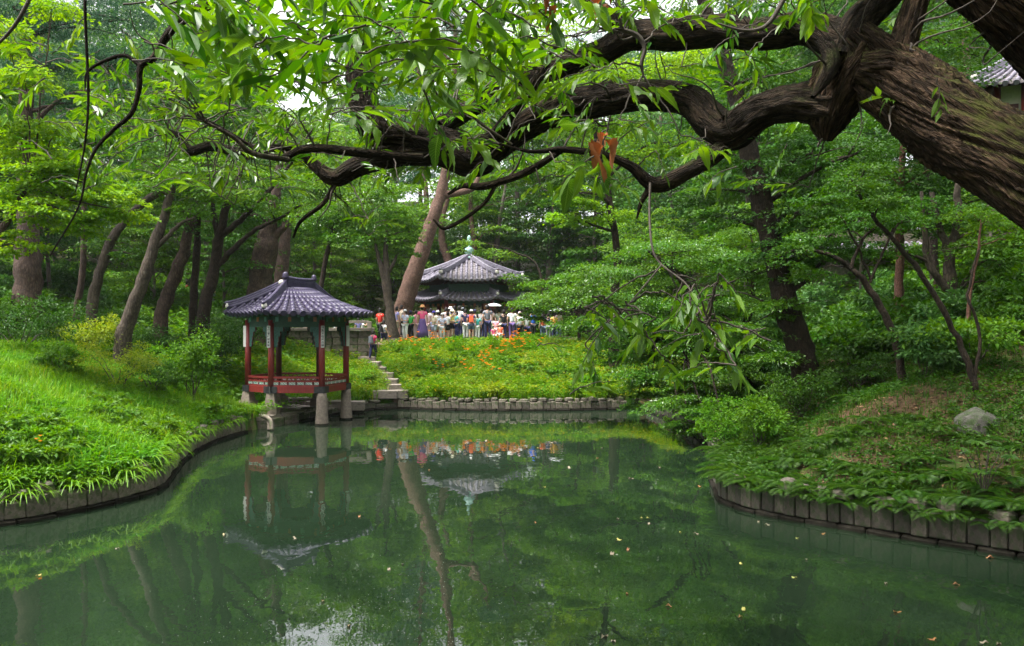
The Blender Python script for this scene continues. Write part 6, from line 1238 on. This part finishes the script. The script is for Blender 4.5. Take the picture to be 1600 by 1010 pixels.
def pose_meshes(pose):
    if pose in POSES: return POSES[pose]
    n, e = skeleton(pose); d = {'body': skin_mesh('body', n, e, 1)}
    def mid(a, b, t): return tuple(n[a][i] + (n[b][i] - n[a][i]) * t for i in range(3)) + (n[a][3] * (1 - t) + n[b][3] * t,)
    ks = ['pelvis', 'waist', 'chest', 'neckbase', 'shl', 'shr', 'sll', 'slr']; n2 = dict(n); n2['sll'] = mid('shl', 'ell', .6); n2['slr'] = mid('shr', 'elr', .6); n2['neckbase'] = (*n['neckbase'][:3], .055); n2['pelvis'] = (n['pelvis'][0], n['pelvis'][1], n['pelvis'][2] - .02, .135, .11)
    es = [('pelvis', 'waist'), ('waist', 'chest'), ('chest', 'neckbase'), ('chest', 'shl'), ('chest', 'shr'), ('shl', 'sll'), ('shr', 'slr')]; d['shirt'] = skin_mesh('shirt', *grow(n2, ks, es, .020), 1)
    ks = ['pelvis', 'hipl', 'hipr', 'knl', 'knr', 'anl', 'anr']; es = [('pelvis', 'hipl'), ('pelvis', 'hipr'), ('hipl', 'knl'), ('hipr', 'knr'), ('knl', 'anl'), ('knr', 'anr')]; d['trousers'] = skin_mesh('trousers', *grow(n, ks, es, .020), 1)
    n2 = dict(n); n2['knl'] = mid('hipl', 'knl', .8); n2['knr'] = mid('hipr', 'knr', .8); d['shorts'] = skin_mesh('shorts', *grow(n2, ks[:5], es[:4], .026), 1)
    for nm, z1, r1 in (('skirt', .12, .30), ('short_skirt', .48, .24)):
        mb = MB(); zz = n['pelvis'][2] - .93; mb.lathe((0, 0, zz if pose == 'sit' else 0), [(.125, 1.06), (.165, .95), (.19, .8), (r1 * .9, (z1 + .8) / 2), (r1, z1 if pose != 'sit' else .5)], 14, 1, .85); d[nm] = mb.mesh(nm)
    mb = MB(); hz = n['head'][2] - 1.575; hy = n['head'][1] - .015
    mb.lathe((0, hy - .012, hz), [(.072, 1.50), (.088, 1.56), (.092, 1.62), (.078, 1.69), (.04, 1.722), (.01, 1.73)], 10, .95, 1.05); d['hair'] = mb.mesh('hair')
    for v in d['hair'].vertices:
        if v.co.y > .045 and v.co.z < hz + 1.635: v.co.y = .045
    mb = MB(); mb.lathe((0, hy, hz), [(.10, 1.635), (.105, 1.66), (.09, 1.71), (.05, 1.745), (.01, 1.75)], 12, .95, 1.05); mb.box((0, hy + .13, hz + 1.645), (.14, .11, .014)); d['cap'] = mb.mesh('cap')
    mb = MB(); mb.lathe((0, hy, hz), [(.20, 1.63), (.205, 1.64), (.11, 1.655), (.10, 1.72), (.07, 1.76), (.01, 1.765)], 16); d['sun_hat'] = mb.mesh('sun_hat')
    mb = MB(); mb.tube([(0, 0, 0), (0, .0, .012)], .011, 6); d['eye'] = mb.mesh('eye'); d['eyepos'] = (hy + .098, hz + 1.59); d['hands'] = n['hdr'], n['hdl']; d['n'] = n
    mb = MB()
    for s, S_ in ((-1, 'l'), (1, 'r')): mb.box((n['to' + S_][0], n['to' + S_][1] - .06, n['to' + S_][2] + .01), (.09, .25, .075), taper=.8)
    d['shoes'] = mb.mesh('shoes'); POSES[pose] = d; return d
def person(label, px, footy, h_px, Y, rz, pose, top, bottom, topc, botc, head='hair', headc='hair', dx=0):
    p = P(px, footy, Y); s = 1.06 * h_px / FPX * Y / 1.72; d = pose_meshes(pose); z = H(p.x, p.y) + .0
    root = empty('person', (p.x, p.y, z), rz); root.scale = (s, s, s); tag(root, label, 'person')
    def put(k, c):
        o = bpy.data.objects.new(k, d[k]); COL.objects.link(o); o.parent = root
        if len(d[k].materials) == 0: d[k].materials.append(M['skin'])
        o.material_slots[0].link = 'OBJECT'; o.material_slots[0].material = M[c]; return o
    put('body', 'skin'); put('shirt', topc); put(bottom, botc); put('shoes', 'shoe'); put('hair', 'hair')
    if head != 'hair': put(head, headc)
    for sx in (-1, 1):
        o = put('eye', 'eye'); o.location = (sx * .032, d['eyepos'][0] - .012, d['eyepos'][1]); o.rotation_euler = (R(-90), 0, 0)
    return root, d, s
def on_person(pr, name, label, cat, build, mats):
    """something worn or carried: stands in the scene as a thing of its own"""
    root, d, s = pr; mb = MB(); build(mb, d); o = link(name, mb.mesh(name), None, mats); o.location = root.location; o.rotation_euler = root.rotation_euler; o.scale = root.scale; tag(o, label, cat); return o
def pack(mb, d):
    z = d['n']['chest'][2]
    mb.box((0, -.20, z - .10), (.27, .14, .40), taper=.82); mb.box((0, -.28, z - .17), (.20, .05, .18), taper=.9)
    for s in (-1, 1): mb.tube([(s * .10, -.15, z + .10), (s * .11, -.02, z + .17), (s * .12, .13, z + .06), (s * .13, .10, z - .16), (s * .12, -.14, z - .24)], .018, 5)
def parasol(mb, d):
    h = d['hands'][0]; c = (h[0], h[1] - .05, h[2] + .62); mb.tube([(h[0], h[1], h[2] - .12), c], .010, 6)
    k = len(mb.v); mb.mat = 1; n = 8; rim = []
    for ring, (r, z) in enumerate(((.02, .0), (.30, -.05), (.52, -.17))):
        for i in range(n * 2): a = i * math.pi / n; q = r * (1 if i % 2 == 0 else .95); mb.v.append((c[0] + q * math.cos(a), c[1] + q * math.sin(a), c[2] + z - (0 if i % 2 == 0 else .0)))
    for ring in range(2):
        for i in range(n * 2): j = (i + 1) % (n * 2); mb.f.append([k + ring * n * 2 + i, k + ring * n * 2 + j, k + (ring + 1) * n * 2 + j, k + (ring + 1) * n * 2 + i]); mb.m.append(1); mb.sm.append(False)
    mb.mat = 0; mb.tube([c, (c[0], c[1], c[2] + .06)], .012, 6)
    for i in range(n): a = 2 * i * math.pi / n; mb.tube([(c[0], c[1], c[2] - .02), (c[0] + .30 * math.cos(a), c[1] + .30 * math.sin(a), c[2] - .065), (c[0] + .52 * math.cos(a), c[1] + .52 * math.sin(a), c[2] - .18)], .005, 4)
def camera_(mb, d):
    a, b = d['hands']; x, y, z = (a[0] + b[0]) / 2, (a[1] + b[1]) / 2 + .03, (a[2] + b[2]) / 2 + .04; mb.box((x, y, z), (.13, .06, .085)); mb.tube([(x, y + .02, z), (x, y + .09, z)], .032, 10)
V = person
V('person in a blue shirt climbing the stairs behind the red shirt', 575.5, 549, 40, 39.2, -.3, 'walk', 'shirt', 'shorts', 'c_blue', 'c_lightgrey')
a = V('person in a magenta shirt and navy trousers with dark backpack on the stairs', 583, 553, 45, 38.4, -.5, 'walk', 'shirt', 'trousers', 'c_magenta', 'c_navy'); on_person(a, 'backpack', 'dark grey backpack on the person in the magenta shirt', 'backpack', pack, M['c_grey'])
V('man in a bright red shirt and black trousers beside the slim maple', 594, 531, 48, 42.0, -.5, 'stand', 'shirt', 'trousers', 'c_red', 'c_black')
a = V('person in white shirt and navy shorts stepping up with black backpack', 600, 541, 42, 40.2, -.9, 'walk', 'shirt', 'shorts', 'c_white', 'c_navy'); on_person(a, 'backpack', 'black backpack on the person in the white shirt and navy shorts', 'backpack', pack, M['c_black'])
V('tall person in a lavender shirt beside the slim maple trunk', 620.5, 529, 48, 42.6, -1.2, 'stand', 'shirt', 'shorts', 'c_lav', 'c_beige')
V('person in a beige shirt and dark trousers looking right', 628, 529, 48, 43.4, -1.1, 'stand', 'shirt', 'trousers', 'c_beige', 'c_black')
V('person in pale blue top, white trousers and white cap with arms folded', 633, 529, 45, 42.0, 2.6, 'hold', 'shirt', 'trousers', 'c_pale', 'c_white', 'cap', 'c_white')
V('person in a bright green shirt and black trousers with navy cap', 641.5, 527, 43, 42.3, -.4, 'stand', 'shirt', 'trousers', 'c_green', 'c_black', 'cap', 'c_navy')
V('woman in a long pale pink outfit left of the long purple skirt', 650, 525, 43, 43.0, 1.0, 'stand', 'shirt', 'trousers', 'c_pink', 'c_palepink')
V('woman in a hot pink top, long purple skirt and straw hat', 660, 527, 51, 42.0, .2, 'stand', 'shirt', 'skirt', 'c_hot', 'c_purple', 'sun_hat', 'c_straw')
V('person in pale pink right of the long purple skirt', 668, 525, 46, 43.3, -.3, 'hold', 'shirt', 'trousers', 'c_palepink', 'c_palepink')
V('person in cream top, light denim shorts and purple cap', 678, 523, 44, 43.2, 2.4, 'hold', 'shirt', 'shorts', 'c_cream', 'c_pale', 'cap', 'c_capblue')
V('person in white shirt and white cap behind the purple cap', 684, 523, 44, 44.6, .4, 'stand', 'shirt', 'shorts', 'c_white', 'c_beige', 'cap', 'c_white')
V('person in pale blue top and white trousers with a white cap facing the pond', 691, 522, 41, 43.5, 3.0, 'hold', 'shirt', 'trousers', 'c_pale', 'c_white', 'cap', 'c_white')
V('dark haired person in white standing behind the pale blue top', 697, 520, 46, 46.0, .5, 'stand', 'shirt', 'trousers', 'c_palepink', 'c_grey')
V('person in white shirt and black shorts turned right', 700, 523, 41, 43.4, -1.0, 'hold', 'shirt', 'shorts', 'c_white', 'c_black')
V('person in a yellow hat and dark yellow shirt pointing with raised arm', 706.5, 523, 43, 43.6, -2.4, 'point', 'shirt', 'shorts', 'c_yellow', 'c_black', 'sun_hat', 'c_cream')
V('person in a teal shirt and navy trousers right of the yellow hat', 713.5, 523, 41, 43.2, 2.0, 'hold', 'shirt', 'trousers', 'c_teal', 'c_navy')
V('tall man in a white shirt standing before the pavilion column', 718, 521, 49, 45.0, -.6, 'stand', 'shirt', 'trousers', 'c_white', 'c_navy')
V('person in a navy shirt and white trousers', 727.5, 522, 45, 43.6, .1, 'stand', 'shirt', 'trousers', 'c_navy', 'c_white')
a = V('person in white cap and denim shorts carrying an orange backpack', 736.5, 522, 44, 43.2, .0, 'stand', 'shirt', 'shorts', 'c_purple', 'c_denim', 'cap', 'c_white'); on_person(a, 'backpack', 'orange backpack on the person with the white cap', 'backpack', pack, M['c_orange'])
V('person with pale yellow top behind the orange backpack', 742, 521, 43, 45.4, -.3, 'stand', 'shirt', 'trousers', 'c_cream', 'c_grey', 'cap', 'c_navy')
V('small person in teal top and white trousers right of the orange backpack', 746, 522, 37, 43.4, -.2, 'stand', 'shirt', 'trousers', 'c_teal', 'c_white')
V('man in a grey shirt seen from behind in front of the white parasol', 762, 521, 51, 43.6, .1, 'stand', 'shirt', 'trousers', 'c_grey', 'c_navy')
a = V('person holding a white parasol beside the man in grey', 767.5, 520, 42, 45.5, .3, 'parasol', 'shirt', 'trousers', 'c_palepink', 'c_white'); on_person(a, 'parasol', 'open white parasol beside the man in the grey shirt', 'parasol', parasol, [M['c_grey'], M['c_white']])
V('person in flowered pink top facing the pond beside the grey shirt', 775, 522, 34, 43.2, 2.8, 'hold', 'shirt', 'trousers', 'c_pink', 'c_palepink')
V('person in orange top sitting on the ground with white headband', 782, 524, 33, 42.8, 2.5, 'sit', 'shirt', 'trousers', 'c_orange', 'c_palepink', 'cap', 'c_white')
V('person in a black shirt behind the seated people', 787, 521, 44, 44.4, .2, 'stand', 'shirt', 'trousers', 'c_black', 'c_navy')
V('man in a white shirt and dark trousers seen from behind', 800, 523, 47, 43.0, .0, 'stand', 'shirt', 'trousers', 'c_white', 'c_purple')
V('person in white blouse and dark trousers beside the green sprays', 812, 523, 42, 43.2, -.4, 'hold', 'shirt', 'trousers', 'c_white', 'c_black', 'cap', 'c_palepink')
a = V('person in a bright blue shirt and blue cap taking a photo', 833, 522, 43, 42.6, .2, 'photo', 'shirt', 'trousers', 'c_blue', 'c_black', 'cap', 'c_blue'); on_person(a, 'camera', 'small black camera held up by the person in blue', 'camera', camera_, M['c_black'])
V('person in a red top half hidden by the sapling leaves', 848, 521, 38, 43.0, .6, 'stand', 'shirt', 'trousers', 'c_orange', 'c_denim')
V('person in a navy top right of the sapling stem', 857, 521, 40, 43.4, -.3, 'stand', 'shirt', 'trousers', 'c_navy', 'c_grey')
a = V('person in amber shirt under a pale parasol at the right end of the crowd', 866, 521, 40, 43.0, .3, 'parasol', 'shirt', 'trousers', 'c_amber', 'c_navy'); on_person(a, 'parasol', 'open pale parasol over the amber shirt among the leaves', 'parasol', parasol, [M['c_grey'], M['c_lightgrey']])
V('seated person in dark red with pale trousers in front of the crowd', 771, 524, 30, 42.6, -2.5, 'sit', 'shirt', 'trousers', 'c_hot', 'c_palepink')
a = V('person in white leaning by the bridge rail holding a camera up', 567, 521, 38, 40.6, -1.3, 'photo', 'shirt', 'trousers', 'c_white', 'c_grey'); on_person(a, 'camera', 'dark camera held up beside the bridge rail', 'camera', camera_, M['c_black'])
V('person in pale lavender standing on the bridge behind the pavilion roof', 560, 519, 38, 40.9, .5, 'stand', 'shirt', 'trousers', 'c_lav', 'c_white')
V('person in red seen far off between the dark trunks', 292, 512, 34, 46, -1, 'stand', 'shirt', 'trousers', 'c_red', 'c_navy')
V('person in white seen far off right of the forked trunk', 332, 512, 34, 46, 1, 'stand', 'shirt', 'trousers', 'c_white', 'c_grey')
V('person in white on the bridge seen between the pavilion columns', 526, 520, 34, 40.5, .8, 'stand', 'shirt', 'trousers', 'c_white', 'c_navy')

for label, px, y, ht, rz, ps, bt, tc, bc, hd, hc in (('person in white tee at the back between the pale pink and cream tops', 673, 46.0, 45, .2, 'stand', 'trousers', 'c_white', 'c_denim', 'hair', 'hair'), ('person in a pale shirt with white sun hat at the back of the crowd', 704, 46.5, 44, -.2, 'stand', 'trousers', 'c_pale', 'c_beige', 'sun_hat', 'c_white'),
    ('person in black at the back left of the tall man in white', 710, 47.0, 46, .3, 'stand', 'trousers', 'c_black', 'c_grey', 'hair', 'hair'), ('person in rose shirt at the back beside the navy shirt', 723, 46.6, 44, 0, 'stand', 'trousers', 'c_pink', 'c_denim', 'cap', 'c_grey'), ('person in a grey top at the back right of the teal top', 752, 46.3, 44, -.4, 'stand', 'trousers', 'c_lightgrey', 'c_navy', 'hair', 'hair'),
    ('person in white behind the seated people by the red column', 780, 46.2, 45, .2, 'stand', 'trousers', 'c_white', 'c_grey', 'hair', 'hair'), ('person in a pale yellow top between the two men in white', 806, 45.4, 44, 0, 'stand', 'trousers', 'c_cream', 'c_denim', 'hair', 'hair'), ('person in a white top left of the blue shirt', 823, 44.0, 42, .5, 'stand', 'shorts', 'c_white', 'c_navy', 'cap', 'c_navy'), ('person in a pale top beside the amber shirt', 873, 43.6, 40, -.5, 'stand', 'trousers', 'c_palepink', 'c_denim', 'hair', 'hair'), ('person in dark green walking behind the lavender shirt', 615, 45.0, 44, -1.4, 'walk', 'trousers', 'c_grey', 'c_black', 'hair', 'hair')):
    V(label.replace('dark green', 'dark grey'), px, 521, ht, y, rz, ps, 'shirt', bt, tc, bc, hd, hc)

# ------------------------------------------------------------------ the damp air
hm = bpy.data.materials.new('haze'); hm.use_nodes = True; ht = hm.node_tree; ht.nodes.clear(); ho = ht.nodes.new('ShaderNodeOutputMaterial'); hv_ = ht.nodes.new('ShaderNodeVolumePrincipled')
hv_.inputs['Color'].default_value = (.86, .93, 1, 1); hv_.inputs['Density'].default_value = .00018; hv_.inputs['Anisotropy'].default_value = .2; ht.links.new(hv_.outputs[0], ho.inputs['Volume'])
mb = MB(); mb.box((0, 85, 32), (260, 250, 72)); tag(mb.build('haze', hm), kind='stuff')
